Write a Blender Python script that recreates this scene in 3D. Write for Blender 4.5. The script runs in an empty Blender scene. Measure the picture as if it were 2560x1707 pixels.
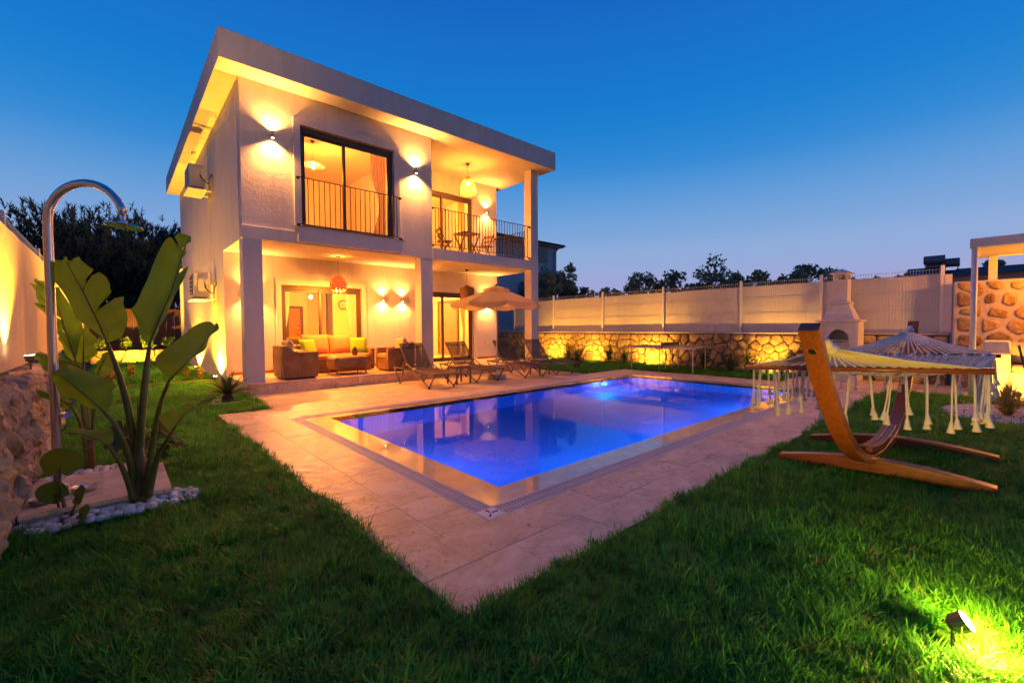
import bpy, bmesh, math, random
from mathutils import Vector, Matrix, noise
import numpy as np

R = math.radians
sc = bpy.context.scene
col = sc.collection
random.seed(7)

# ------------------------------------------------------------------ camera
CZ = 1.27
LENS, PITCH, ROLL, YAW = 15.578, R(1.8738), R(0.4107), R(41.8595)
FWD = Vector((math.sin(YAW)*math.cos(PITCH), math.cos(YAW)*math.cos(PITCH), -math.sin(PITCH)))
RGT = Vector((math.cos(YAW), -math.sin(YAW), 0))
UPV = RGT.cross(FWD)
CAM = Vector((0, 0, CZ))
cr, sr = math.cos(ROLL), math.sin(ROLL)
rx = RGT*cr - UPV*sr
ux = RGT*sr + UPV*cr
cam = bpy.data.cameras.new('camera'); cam.lens = LENS; cam.sensor_width = 36; cam.clip_start = .05; cam.clip_end = 3000
camo = bpy.data.objects.new('camera', cam); col.objects.link(camo)
camo.matrix_world = Matrix(((rx.x, ux.x, -FWD.x, 0), (rx.y, ux.y, -FWD.y, 0), (rx.z, ux.z, -FWD.z, CZ), (0, 0, 0, 1)))
sc.camera = camo
FPX = LENS/36*2560
def ray(u, v):
    X = (u-1280)/FPX; Y = (853.5-v)/FPX
    return (X*cr+Y*sr)*RGT + (-X*sr+Y*cr)*UPV + FWD
def at(u, v, x=None, y=None, z=None, d=None):
    "real point of the place behind a measured spot of the photograph, on a known plane or at a known distance"
    r = ray(u, v)
    t = x/r.x if x is not None else y/r.y if y is not None else (z-CZ)/r.z if z is not None else d
    return CAM + r*t

# ------------------------------------------------------------------ sky (blue hour), no sun: it has set
w = bpy.data.worlds.new('World'); sc.world = w; w.use_nodes = True
nt = w.node_tree; nt.nodes.clear()
N = nt.nodes.new; L = nt.links.new
out = N('ShaderNodeOutputWorld'); bg = N('ShaderNodeBackground'); L(bg.outputs[0], out.inputs[0])
sky = N('ShaderNodeTexSky'); sky.sky_type = 'NISHITA'; sky.sun_disc = False
sky.sun_elevation = R(-2.5); sky.sun_rotation = R(100); sky.altitude = 50; sky.air_density = 1.3; sky.ozone_density = 4
tc = N('ShaderNodeTexCoord'); sp = N('ShaderNodeSeparateXYZ'); L(tc.outputs['Generated'], sp.inputs[0])
ramp = N('ShaderNodeValToRGB'); L(sp.outputs['Z'], ramp.inputs[0])
cr_ = ramp.color_ramp; cr_.interpolation = 'CARDINAL'
for i, (p, c) in enumerate([(0, (.42,.27,.42)), (.06, (.37,.34,.60)), (.12, (.30,.385,.66)), (.18, (.22,.375,.67)), (.32, (.040,.25,.635)), (.57, (.007,.133,.52)), (1, (.003,.08,.38))]):
    e = cr_.elements[i] if i < 2 else cr_.elements.new(p)
    e.position = p; e.color = (*c, 1)
mx = N('ShaderNodeMix'); mx.data_type = 'RGBA'; mx.blend_type = 'ADD'; mx.inputs[0].default_value = .05
L(ramp.outputs[0], mx.inputs[6]); L(sky.outputs[0], mx.inputs[7]); dp = N('ShaderNodeVectorMath'); dp.operation = 'DOT_PRODUCT'; L(tc.outputs['Generated'], dp.inputs[0]); dp.inputs[1].default_value = (.70, .71, .05)
mr = N('ShaderNodeMapRange'); mr.interpolation_type = 'SMOOTHSTEP'; L(dp.outputs['Value'], mr.inputs[0])
mr.inputs[1].default_value = -.75; mr.inputs[2].default_value = .5; mr.inputs[3].default_value = .55; mr.inputs[4].default_value = 1.0
m2 = N('ShaderNodeMix'); m2.data_type = 'RGBA'; m2.blend_type = 'MULTIPLY'; m2.inputs[0].default_value = 1
L(mx.outputs[2], m2.inputs[6]); L(mr.outputs[0], m2.inputs[7]); L(m2.outputs[2], bg.inputs[0])
bg.inputs[1].default_value = .76

sc.view_settings.view_transform = 'Standard'; sc.view_settings.look = 'None'
sc.view_settings.exposure = 0.45; sc.view_settings.gamma = 1; sc.view_settings.use_curve_mapping = False
sc.render.engine = 'CYCLES'
cy = sc.cycles
cy.use_denoising = True
cy.max_bounces = 7; cy.diffuse_bounces = 4; cy.glossy_bounces = 4; cy.transmission_bounces = 6; cy.transparent_max_bounces = 12
cy.caustics_reflective = False; cy.caustics_refractive = False; cy.sample_clamp_indirect = 6
cy.use_light_tree = True

KL = 38.0
WARM = (1.0, .295, .026); WARM2 = (1.0, .35, .06); YEL = (1.0, .44, .03)

# ------------------------------------------------------------------ helpers
class MB:
    def __init__(s): s.v = []; s.f = []
    def add(s, vs, fs):
        o = len(s.v); s.v += [tuple(p) for p in vs]; s.f += [tuple(i+o for i in f) for f in fs]; return s
    def box(s, a, b):
        x0, y0, z0 = a; x1, y1, z1 = b
        return s.add([(x0,y0,z0),(x1,y0,z0),(x1,y1,z0),(x0,y1,z0),(x0,y0,z1),(x1,y0,z1),(x1,y1,z1),(x0,y1,z1)],
                     [(0,3,2,1),(4,5,6,7),(0,1,5,4),(1,2,6,5),(2,3,7,6),(3,0,4,7)])
    def bar(s, p, q, wx, wz, up=(0,0,1)):
        "box beam from p to q"
        p = Vector(p); q = Vector(q); d = (q-p).normalized(); u = Vector(up)
        if abs(d.dot(u)) > .99: u = Vector((1,0,0))
        sx = d.cross(u).normalized()*wx/2; sz = sx.cross(d).normalized()*wz/2
        vs = [p-sx-sz, p+sx-sz, p+sx+sz, p-sx+sz, q-sx-sz, q+sx-sz, q+sx+sz, q-sx+sz]
        return s.add(vs, [(0,1,2,3),(7,6,5,4),(0,4,5,1),(1,5,6,2),(2,6,7,3),(3,7,4,0)])
    def tube(s, path, r, n=8, cap=True):
        path = [Vector(p) for p in path]; k = len(path)
        rs = r if isinstance(r, (list, tuple)) else [r]*k
        ref = None; vs = []; fs = []
        for i, p in enumerate(path):
            d = (path[min(i+1, k-1)] - path[max(i-1, 0)]).normalized()
            if ref is None:
                ref = d.orthogonal().normalized()
            else:
                ref = (ref - d*ref.dot(d))
                ref = ref.normalized() if ref.length > 1e-6 else d.orthogonal().normalized()
            b = d.cross(ref)
            for j in range(n):
                a = 2*math.pi*j/n
                vs.append(p + (ref*math.cos(a) + b*math.sin(a))*rs[i])
        for i in range(k-1):
            for j in range(n):
                j2 = (j+1) % n
                fs.append((i*n+j, i*n+j2, (i+1)*n+j2, (i+1)*n+j))
        if cap: fs += [tuple(range(n))[::-1], tuple((k-1)*n+j for j in range(n))]
        return s.add(vs, fs)
    def lathe(s, prof, c=(0,0,0), n=20):
        vs = []; fs = []; k = len(prof)
        for r, z in prof:
            for j in range(n):
                a = 2*math.pi*j/n; vs.append((c[0]+r*math.cos(a), c[1]+r*math.sin(a), c[2]+z))
        for i in range(k-1):
            for j in range(n):
                j2 = (j+1) % n; fs.append((i*n+j, i*n+j2, (i+1)*n+j2, (i+1)*n+j))
        return s.add(vs, fs)
    def prism(s, pts, z0, z1):
        n = len(pts)
        return s.add([(x,y,z0) for x,y in pts]+[(x,y,z1) for x,y in pts],
                     [tuple(range(n))[::-1], tuple(range(n,2*n))]+[(i,(i+1)%n,(i+1)%n+n,i+n) for i in range(n)])
    def mesh(s, name):
        m = bpy.data.meshes.new(name); m.from_pydata(s.v, [], s.f); m.update(); return m

ROOT = {}
def link(o, parent=None):
    col.objects.link(o)
    if parent is not None:
        o.parent = parent
        if parent.name in ROOT: o.matrix_parent_inverse = Matrix.Translation(-ROOT[parent.name])
    return o
def props(o, label=None, cat=None, group=None, kind=None):
    if label: o['label'] = label
    if cat: o['category'] = cat
    if group: o['group'] = group
    if kind: o['kind'] = kind
    return o
def thing(name, loc, label, cat, group=None):
    o = bpy.data.objects.new(name, None); col.objects.link(o); o.location = loc; o.empty_display_size = .1
    ROOT[o.name] = Vector(loc); return props(o, label, cat, group)
def obj(name, mb, mat, parent=None, smooth=False, bevel=0, seg=2, sub=0, **kw):
    me = mb if isinstance(mb, bpy.types.Mesh) else mb.mesh(name)
    if mat is not None and not me.materials: me.materials.append(mat)
    if smooth:
        me.polygons.foreach_set('use_smooth', [True]*len(me.polygons))
    o = bpy.data.objects.new(name, me); link(o, parent)
    if bevel:
        b = o.modifiers.new('bevel', 'BEVEL'); b.width = bevel; b.segments = seg; b.limit_method = 'ANGLE'; b.angle_limit = R(35)
        if smooth or seg > 1:
            me.polygons.foreach_set('use_smooth', [True]*len(me.polygons))
            wn = o.modifiers.new('wn', 'WEIGHTED_NORMAL'); wn.keep_sharp = False
    if sub:
        m = o.modifiers.new('sub', 'SUBSURF'); m.levels = sub; m.render_levels = sub
    return props(o, **kw)
def box(name, a, b, mat, parent=None, bevel=0, **kw): return obj(name, MB().box(a, b), mat, parent, bevel=bevel, **kw)
def copy_tree(o, parent=None):
    c = o.copy(); col.objects.link(c)
    if parent is not None: c.parent = parent
    else: ROOT[c.name] = Vector(c.location)
    for ch in o.children: copy_tree(ch, c)
    return c
def lamp(kind, name, loc, energy, color, parent=None, aim=None, size=.03, spot=None, blend=.6):
    l = bpy.data.lights.new(name, kind); l.energy = energy*(1 if color[2] > .9 else KL); l.color = color
    if kind == 'AREA': l.size = size
    else: l.shadow_soft_size = size
    if kind == 'SPOT': l.spot_size = R(spot or 90); l.spot_blend = blend
    o = bpy.data.objects.new(name, l); link(o, parent); o.location = loc
    if aim is not None: o.rotation_euler = (Vector(aim)-Vector(loc)).to_track_quat('-Z', 'Y').to_euler()
    return o
def nz(p, s=1.0, seed=0): return noise.noise(Vector((p[0]*s+seed*13.7, p[1]*s+seed*7.1, p[2]*s-seed*3.3)))
def lerp(a, b, t): return a+(b-a)*t
def poly_at(pts, t):
    "point at share t of a polyline by index, Catmull-Rom"
    n = len(pts)-1
    if n < 1: return Vector(pts[0])
    x = min(max(t, 0), 1)*n; i = min(int(x), n-1); f = x-i
    p1, p2 = Vector(pts[i]), Vector(pts[i+1])
    p0 = Vector(pts[i-1]) if i > 0 else p1*2-p2
    p3 = Vector(pts[i+2]) if i+2 <= n else p2*2-p1
    return .5*((2*p1)+(-p0+p2)*f+(2*p0-5*p1+4*p2-p3)*f*f+(-p0+3*p1-3*p2+p3)*f**3)
def smoothed(pts, n): return [poly_at(pts, i/(n-1)) for i in range(n)]

# ------------------------------------------------------------------ materials
MATS = {}
class M:
    def __init__(s, name, rough=.6, color=(.5,.5,.5), spec=.5, metal=0):
        s.m = bpy.data.materials.new(name); s.m.use_nodes = True; s.t = s.m.node_tree
        s.p = s.t.nodes['Principled BSDF']; s.out = s.t.nodes['Material Output']
        s.p.inputs['Base Color'].default_value = (*color, 1); s.p.inputs['Roughness'].default_value = rough
        s.p.inputs['Specular IOR Level'].default_value = spec; s.p.inputs['Metallic'].default_value = metal
        s.co = None
        MATS[name] = s.m
    def n(s, t, **kw):
        x = s.t.nodes.new(t)
        for k, v in kw.items(): setattr(x, k, v)
        return x
    def l(s, a, b): s.t.links.new(a, b)
    def coord(s, obj=True, scale=None):
        c = s.n('ShaderNodeTexCoord'); g = s.n('ShaderNodeNewGeometry')
        o = c.outputs['Object'] if obj else g.outputs['Position']
        if scale:
            mp = s.n('ShaderNodeMapping'); mp.inputs['Scale'].default_value = scale; s.l(o, mp.inputs[0]); o = mp.outputs[0]
        return o
    def noise(s, scale, detail=4, rough=.55, co=None, dist=0):
        x = s.n('ShaderNodeTexNoise'); x.inputs['Scale'].default_value = scale; x.inputs['Detail'].default_value = detail
        x.inputs['Roughness'].default_value = rough; x.inputs['Distortion'].default_value = dist
        s.l(co or s.coord(False), x.inputs['Vector']); return x.outputs['Fac']
    def ramp(s, fac, stops):
        x = s.n('ShaderNodeValToRGB'); s.l(fac, x.inputs[0]); r = x.color_ramp
        for i, (p, c) in enumerate(stops):
            e = r.elements[i] if i < 2 else r.elements.new(p)
            e.position = p; e.color = (*c, 1) if len(c) == 3 else c
        return x.outputs[0]
    def mix(s, fac, a, b, mode='MIX'):
        x = s.n('ShaderNodeMix', data_type='RGBA', blend_type=mode)
        for sock, v in ((x.inputs[0], fac), (x.inputs[6], a), (x.inputs[7], b)):
            if isinstance(v, (int, float)): sock.default_value = v
            elif isinstance(v, tuple): sock.default_value = (*v, 1)
            else: s.l(v, sock)
        return x.outputs[2]
    def math(s, op, a, b=0.0):
        x = s.n('ShaderNodeMath', operation=op)
        for sock, v in ((x.inputs[0], a), (x.inputs[1], b)):
            if isinstance(v, (int, float)): sock.default_value = v
            else: s.l(v, sock)
        return x.outputs[0]
    def rand(s): return s.n('ShaderNodeObjectInfo').outputs['Random']
    def color(s, c): s.l(c, s.p.inputs['Base Color']); return s
    def rough(s, c): s.l(c, s.p.inputs['Roughness']); return s
    def bump(s, h, strength=.3, dist=.01):
        b = s.n('ShaderNodeBump'); b.inputs['Strength'].default_value = strength; b.inputs['Distance'].default_value = dist
        s.l(h, b.inputs['Height']); s.l(b.outputs[0], s.p.inputs['Normal']); return s
def simple(name, color, rough=.6, spec=.5, metal=0, var=.12, scale=30, bump=.15, bd=.002):
    m = M(name, rough, color, spec, metal)
    f = m.noise(scale); g = m.noise(scale*.13, 3)
    dk = tuple(c*(1-var*1.6) for c in color); lt = tuple(min(1, c*(1+var)) for c in color)
    m.color(m.ramp(m.math('ADD', m.math('MULTIPLY', f, .5), m.math('MULTIPLY', g, .5)), [(.32, dk), (.68, lt)]))
    if bump: m.bump(f, bump, bd)
    return m.m
def emit(name, color, strength):
    m = M(name, .5, color); m.p.inputs['Emission Color'].default_value = (*color, 1); m.p.inputs['Emission Strength'].default_value = strength
    return m.m

# rendered plaster
m = M('plaster', .9, (.78,.75,.72), .25)
f1 = m.noise(55, 5, .6); f2 = m.noise(1.1, 4); f3 = m.noise(14, 3)
st_ = m.noise(5, 5, .6, m.coord(False, (1, 1, .12)))
m.color(m.mix(1., m.ramp(f2, [(.3, (.56,.54,.53)), (.7, (.64,.62,.61))]), m.ramp(st_, [(.25, (.86,.85,.84)), (.5, (1,1,1))]), 'MULTIPLY'))
m.bump(m.math('ADD', f1, m.math('MULTIPLY', f3, .8)), .55, .012)
PLASTER = m.m
m = M('plaster_smooth', .85, (.8,.78,.76), .25)
f2 = m.noise(1.6, 4); st_ = m.noise(5, 5, .6, m.coord(False, (1, 1, .12))); m.color(m.mix(1., m.ramp(f2, [(.3, (.58,.565,.55)), (.7, (.65,.63,.62))]), m.ramp(st_, [(.25, (.88,.87,.86)), (.5, (1,1,1))]), 'MULTIPLY')); m.bump(m.noise(60, 4), .2, .004)
PLASTER_S = m.m
ROOM = simple('room_paint', (.80,.70,.52), .85, .3, var=.03, bump=.1)
ROOM_B = simple('room_paint_ochre', (.62,.44,.20), .85, .3, var=.03, bump=.1)
# travertine
def travertine(name, lo, mid, hi, pits=.57):
    m = M(name, .5, mid, .45)
    p = m.coord(False); rd = m.rand()
    off = m.n('ShaderNodeCombineXYZ'); m.l(m.math('MULTIPLY', rd, 37.), off.inputs[0]); m.l(m.math('MULTIPLY', rd, 91.), off.inputs[1])
    va = m.n('ShaderNodeVectorMath', operation='ADD'); m.l(p, va.inputs[0]); m.l(off.outputs[0], va.inputs[1])
    mp = m.n('ShaderNodeMapping'); mp.inputs['Scale'].default_value = (1, 1.6, 1); m.l(va.outputs[0], mp.inputs[0]); q = mp.outputs[0]
    a = m.noise(2.6, 6, .62, q, .8); b = m.noise(11, 5, .6, q, .4)
    pit = m.noise(19, 5, .75, q, 1.2); zone = m.noise(2.1, 3, .5, va.outputs[0])
    c = m.ramp(m.math('ADD', m.math('MULTIPLY', a, .65), m.math('MULTIPLY', b, .35)), [(.36, lo), (.5, mid), (.62, hi)])
    tint = m.ramp(rd, [(0, (.93,.91,.89)), (.55, (1,.99,.98)), (.93, (1.03,1.03,1.02)), (1, (1.14,1.16,1.18))])
    c = m.mix(1., c, tint, 'MULTIPLY')
    pf = m.math('MULTIPLY', m.ramp(pit, [(pits, (0,0,0)), (pits+.06, (1,1,1))]), m.ramp(zone, [(.44, (0,0,0)), (.56, (1,1,1))]))
    c = m.mix(m.math('MULTIPLY', pf, .78), c, (.13,.10,.07))
    m.color(c)
    m.rough(m.ramp(b, [(.3, (.38,.38,.38)), (.7, (.6,.6,.6))]))
    m.bump(m.math('SUBTRACT', m.math('MULTIPLY', b, .25), pf), .45, .006)
    return m.m
TRAV = travertine('travertine', (.47,.32,.185), (.66,.485,.31), (.76,.60,.42))
m = M('travertine_wet', .35, (.5,.36,.22), .5)
m.color(m.ramp(m.noise(7, 5, .6), [(.3, (.40,.27,.15)), (.7, (.56,.42,.27))])); m.p.inputs['Coat Weight'].default_value = 1.0; m.p.inputs['Coat Roughness'].default_value = .03; m.p.inputs['Coat IOR'].default_value = 1.6; TRAV_WET = m.m
GROUT = simple('grout', (.42,.32,.22), .9)
SOIL = simple('soil', (.045,.032,.018), .95, var=.4, scale=25, bump=.6, bd=.02)
# metals, wood, cloth
STEEL = M('brushed_steel', .28, (.62,.60,.58), .5, 1.0)
STEEL.bump(STEEL.noise(60, 2, .5, STEEL.coord(True, (1,1,.02))), .12, .001); STEEL = STEEL.m
CHROME = M('chrome', .12, (.75,.75,.76), .5, 1.0).m
DARKFRAME = simple('window_frame_brown', (.085,.062,.045), .45, .5, var=.1, bump=.05)
IRON = simple('black_iron', (.012,.011,.011), .45, .5, var=.2, bump=.05)
WHITEMETAL = simple('white_powder_coat', (.72,.70,.69), .45, .5, var=.05, bump=.05)
GALV = simple('galvanised_wire', (.55,.54,.54), .4, .5, .6, var=.08, bump=.05)
def wood(name, lo, hi, rough=.4, scale=(3,3,3), ax=0):
    m = M(name, rough, hi, .5)
    sc_ = [14,14,14]; sc_[ax] = 1.3
    co = m.coord(True, tuple(sc_))
    a = m.noise(2.2, 6, .6, co, 1.4); b = m.noise(9, 4, .6, co)
    m.color(m.ramp(m.math('ADD', m.math('MULTIPLY', a, .7), m.math('MULTIPLY', b, .3)), [(.3, lo), (.7, hi)]))
    m.bump(a, .12, .002); return m.m
LARCH = wood('oiled_larch', (.16,.042,.011), (.40,.125,.032), .32, ax=0)
LARCH_Y = wood('oiled_larch_cross', (.16,.042,.011), (.40,.125,.032), .32, ax=1)
TEAK = wood('teak_slat', (.17,.075,.025), (.33,.16,.06), .5, ax=1)
DOORWOOD = wood('oak_door', (.35,.12,.03), (.50,.19,.055), .45, ax=2)
BOARD = wood('brown_board', (.085,.034,.012), (.16,.07,.025), .6, ax=2)
WHITECOT = simple('cotton_rope', (.80,.74,.64), .9, .2, var=.14, scale=120, bump=.7, bd=.004)
CUSH = simple('orange_cushion', (.56,.30,.13), .9, .2, var=.08, scale=40, bump=.3, bd=.006)
CUSH_G = simple('lime_cushion', (.30,.48,.035), .9, .2, var=.08, scale=60, bump=.2)
CUSH_B = simple('beige_cushion', (.52,.42,.27), .9, .2, var=.08, scale=60, bump=.2)
CUSH_D = simple('olive_cushion', (.12,.09,.045), .9, .2, var=.1, scale=60, bump=.2)
LFRAME = simple('taupe_frame', (.15,.115,.075), .45, .5, var=.1, bump=.1)
PLASTICTOP = simple('taupe_top', (.24,.17,.10), .5, .5, var=.08)
RUBBER = simple('rubber', (.012,.011,.01), .8)
TERRA = simple('terracotta', (.33,.12,.055), .8, .3, var=.15)
CONC = simple('cast_concrete', (.46,.42,.38), .85, .3, var=.12, scale=14, bump=.3, bd=.004)
ACWHITE = simple('unit_casing', (.66,.62,.55), .45, .5, var=.04, bump=.03)
BLACKP = simple('black_plastic', (.015,.015,.016), .5)
# rattan weave
m = M('rattan_weave', .55, (.25,.14,.05), .4)
co = m.coord(False)
b = m.n('ShaderNodeTexWave', wave_type='BANDS', bands_direction='Z'); b.inputs['Scale'].default_value = 16; b.inputs['Distortion'].default_value = 1.2; b.inputs['Detail'].default_value = 2; m.l(co, b.inputs[0])
sep = m.n('ShaderNodeSeparateXYZ'); m.l(co, sep.inputs[0]); cmb = m.n('ShaderNodeCombineXYZ'); m.l(m.math('ADD', sep.outputs[0], sep.outputs[1]), cmb.inputs[0])
b2 = m.n('ShaderNodeTexWave', wave_type='BANDS', bands_direction='X'); b2.inputs['Scale'].default_value = 11; b2.inputs['Distortion'].default_value = .8; m.l(cmb.outputs[0], b2.inputs[0])
nn = m.noise(5, 5); wv = m.math('MULTIPLY', b.outputs['Fac'], m.math('ADD', m.math('MULTIPLY', b2.outputs['Fac'], .5), .5))
m.color(m.mix(.55, m.ramp(wv, [(.05, (.10,.050,.018)), (.5, (.34,.195,.075)), (1, (.46,.29,.12))]), m.ramp(nn, [(.3, (.14,.07,.025)), (.7, (.42,.25,.10))])))
m.bump(wv, .8, .008); RATTAN = m.m
# see-through woven lounger sling
m = M('sling_mesh', .7, (.11,.085,.065), .3)
m.color(m.ramp(m.noise(180, 2), [(.3, (.045,.033,.027)), (.7, (.095,.07,.055))]))
tr = m.n('ShaderNodeBsdfTransparent'); ms = m.n('ShaderNodeMixShader'); ms.inputs[0].default_value = .80
m.l(tr.outputs[0], ms.inputs[1]); m.l(m.p.outputs[0], ms.inputs[2]); m.l(ms.outputs[0], m.out.inputs[0]); SLING = m.m
# fence cloth
m = M('fence_screen_cloth', .8, (.60,.56,.54), .25)
co = m.coord(False)
b = m.n('ShaderNodeTexWave', wave_type='BANDS', bands_direction='Y'); b.inputs['Scale'].default_value = 3.1; b.inputs['Distortion'].default_value = .6; m.l(co, b.inputs[0])
m.color(m.mix(m.math('MULTIPLY', b.outputs['Fac'], .10), m.ramp(m.noise(1.3, 4), [(.3, (.66,.62,.60)), (.7, (.75,.71,.69))]), (.56,.52,.51)))
m.bump(m.math('ADD', m.math('MULTIPLY', b.outputs['Fac'], .15), m.noise(2.2, 3)), .12, .02); SCREEN = m.m
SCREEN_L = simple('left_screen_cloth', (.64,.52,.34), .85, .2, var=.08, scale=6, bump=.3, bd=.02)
# stones
def stone_mat(name, stops, bs=.9, bd=.03, sc_=6):
    m = M(name, .9, stops[1][1], .25); rd = m.rand(); co = m.coord(False)
    a = m.noise(sc_, 8, .68, co, .6); v = m.n('ShaderNodeTexVoronoi', feature='DISTANCE_TO_EDGE'); v.inputs['Scale'].default_value = sc_*1.7
    m.l(co, v.inputs['Vector'])
    c = m.ramp(a, stops); t = m.ramp(rd, [(0, (.72,.68,.64)), (.5, (1,.97,.92)), (1, (1.2,1.08,.92))])
    m.color(m.mix(1., c, t, 'MULTIPLY')); m.bump(m.math('ADD', a, m.math('MULTIPLY', v.outputs[0], .35)), bs, bd); return m.m
STONE = stone_mat('limestone', [(.28, (.13,.085,.045)), (.5, (.36,.26,.15)), (.72, (.52,.43,.29))])
STONE_L = stone_mat('rough_rock', [(.28, (.10,.075,.055)), (.42, (.42,.32,.22)), (.58, (.60,.50,.38)), (.75, (.72,.65,.55))], 1.0, .05, 7)
MORTAR = simple('mortar_pale', (.52,.46,.41), .95, .2, var=.14, scale=12, bump=.5, bd=.01)
MORTAR_D = simple('mortar_dark', (.16,.12,.08), .95, .2, var=.2, scale=12, bump=.5, bd=.01)
BBQW = simple('white_brick_paint', (.68,.64,.62), .85, .3, var=.06, scale=25, bump=.25, bd=.004)
PEB = M('white_pebble', .55, (.72,.70,.67), .4); PEB.color(PEB.ramp(PEB.rand(), [(0, (.64,.57,.48)), (.5, (.78,.72,.63)), (1, (.86,.81,.74))])); PEB = PEB.m
# leaves
def leafmat(name, a, b, rough=.45, trans=.25, vein=0, scale=9):
    m = M(name, rough, a, .45); rd = m.rand(); f = m.noise(scale, 4)
    c = m.mix(f, a, b); c = m.mix(1., c, m.ramp(rd, [(0, (.75,.78,.7)), (1, (1.2,1.15,1.1))]), 'MULTIPLY'); m.color(c)
    if trans:
        t = m.n('ShaderNodeBsdfTranslucent'); m.l(c, t.inputs[0]); ms = m.n('ShaderNodeMixShader'); ms.inputs[0].default_value = trans
        m.l(m.p.outputs[0], ms.inputs[1]); m.l(t.outputs[0], ms.inputs[2]); m.l(ms.outputs[0], m.out.inputs[0])
    return m
CANVAS = leafmat('cream_canvas', (.74,.58,.34), (.80,.64,.40), .85, .65).m
CURTAIN = leafmat('sheer_curtain', (.72,.60,.42), (.80,.68,.50), .9, .6).m
_g = leafmat('grass_blade', (.085,.30,.012), (.19,.46,.028), .5, .45)
_rd = _g.rand(); _pn = _g.noise(.9, 4); _bc = _g.mix(_g.ramp(_rd, [(.965, (0,0,0)), (.985, (1,1,1))]), _g.mix(_pn, (.035,.29,.010), (.15,.52,.030)), (.42,.36,.12))
_bc = _g.mix(1., _bc, _g.ramp(_g.math('FRACT', _g.math('MULTIPLY', _rd, 7.3)), [(0, (.45,.5,.4)), (1, (1.35,1.3,1.3))]), 'MULTIPLY'); _g.color(_bc)
for _q in _g.t.nodes:
    if _q.type == 'BSDF_TRANSLUCENT': _g.l(_bc, _q.inputs[0])
_n = _g.n('ShaderNodeNewGeometry'); _v = _g.n('ShaderNodeVectorMath', operation='ADD'); _v.inputs[1].default_value = (0, 0, 1.2); _g.l(_n.outputs['Normal'], _v.inputs[0])
_v2 = _g.n('ShaderNodeVectorMath', operation='NORMALIZE'); _g.l(_v.outputs[0], _v2.inputs[0]); _g.l(_v2.outputs[0], _g.p.inputs['Normal']); GRASS = _g.m
LAWN_LIFT = simple('lawn_lift_green', (.050,.150,.014), .95, .2, var=.35, scale=40, bump=.6, bd=.02)  # green for the sheet added under the blades to brighten the lawn
OLIVE = leafmat('olive_leaf', (.075,.155,.105), (.16,.27,.18), .6, .15).m
PINE = leafmat('pine_needle', (.022,.035,.022), (.055,.08,.05), .7, .0).m
SHRUB = leafmat('shrub_leaf', (.04,.11,.018), (.10,.20,.04), .5, .2).m
GOLD = leafmat('golden_privet', (.30,.26,.03), (.48,.40,.06), .5, .2).m
CYCAD = leafmat('cycad_leaf', (.03,.065,.012), (.085,.125,.03), .5, .1).m
DRYG = leafmat('fountain_grass', (.40,.34,.12), (.55,.47,.20), .7, .2).m
BARK = simple('bark', (.09,.06,.04), .9, .2, var=.3, scale=14, bump=.8, bd=.03)
m = leafmat('banana_leaf', (.14,.29,.020), (.22,.41,.036), .45, .5)
uvn = m.n('ShaderNodeUVMap'); uvn.uv_map = 'leaf'
wv = m.n('ShaderNodeTexWave', wave_type='BANDS', bands_direction='X'); wv.inputs['Scale'].default_value = 14; wv.inputs['Distortion'].default_value = .35; wv.inputs['Detail'].default_value = 1.5; m.l(uvn.outputs[0], wv.inputs[0])
sv = m.n('ShaderNodeSeparateXYZ'); m.l(uvn.outputs[0], sv.inputs[0]); en = m.math('ADD', sv.outputs[1], m.math('MULTIPLY', m.noise(22, 3), .10))
bc = m.mix(m.noise(9, 4), (.17,.36,.022), (.27,.49,.040)); bc = m.mix(1., bc, m.ramp(wv.outputs['Fac'], [(0, (.80,.84,.8)), (1, (1.08,1.06,1))]), 'MULTIPLY')
bc = m.mix(m.ramp(sv.outputs[1], [(.0, (1,1,1)), (.05, (0,0,0))]), bc, (.32,.42,.10)); bc = m.mix(m.ramp(en, [(1.015, (0,0,0)), (1.04, (1,1,1))]), bc, (.20,.12,.04)); m.color(bc)
for _q in m.t.nodes:
    if _q.type == 'BSDF_TRANSLUCENT': m.l(bc, _q.inputs[0])
m.bump(wv.outputs['Fac'], .55, .008); BANANA = m.m
PETIOLE = simple('banana_stem', (.10,.13,.025), .45, .5, var=.3, scale=16, bump=.2)
PSEUDO = simple('banana_base', (.16,.10,.035), .6, .4, var=.4, scale=12, bump=.3)
# glass
m = M('window_glass', .0, (1,1,1), .5); tr = m.n('ShaderNodeBsdfTransparent'); gl = m.n('ShaderNodeBsdfGlossy'); gl.inputs['Roughness'].default_value = .02
fr = m.n('ShaderNodeFresnel'); fr.inputs[0].default_value = 1.42; ms = m.n('ShaderNodeMixShader'); m.l(fr.outputs[0], ms.inputs[0]); m.l(tr.outputs[0], ms.inputs[1]); m.l(gl.outputs[0], ms.inputs[2])
tr.inputs[0].default_value = (.95,.95,.93,1); m.l(ms.outputs[0], m.out.inputs[0]); GLASS = m.m
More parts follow.
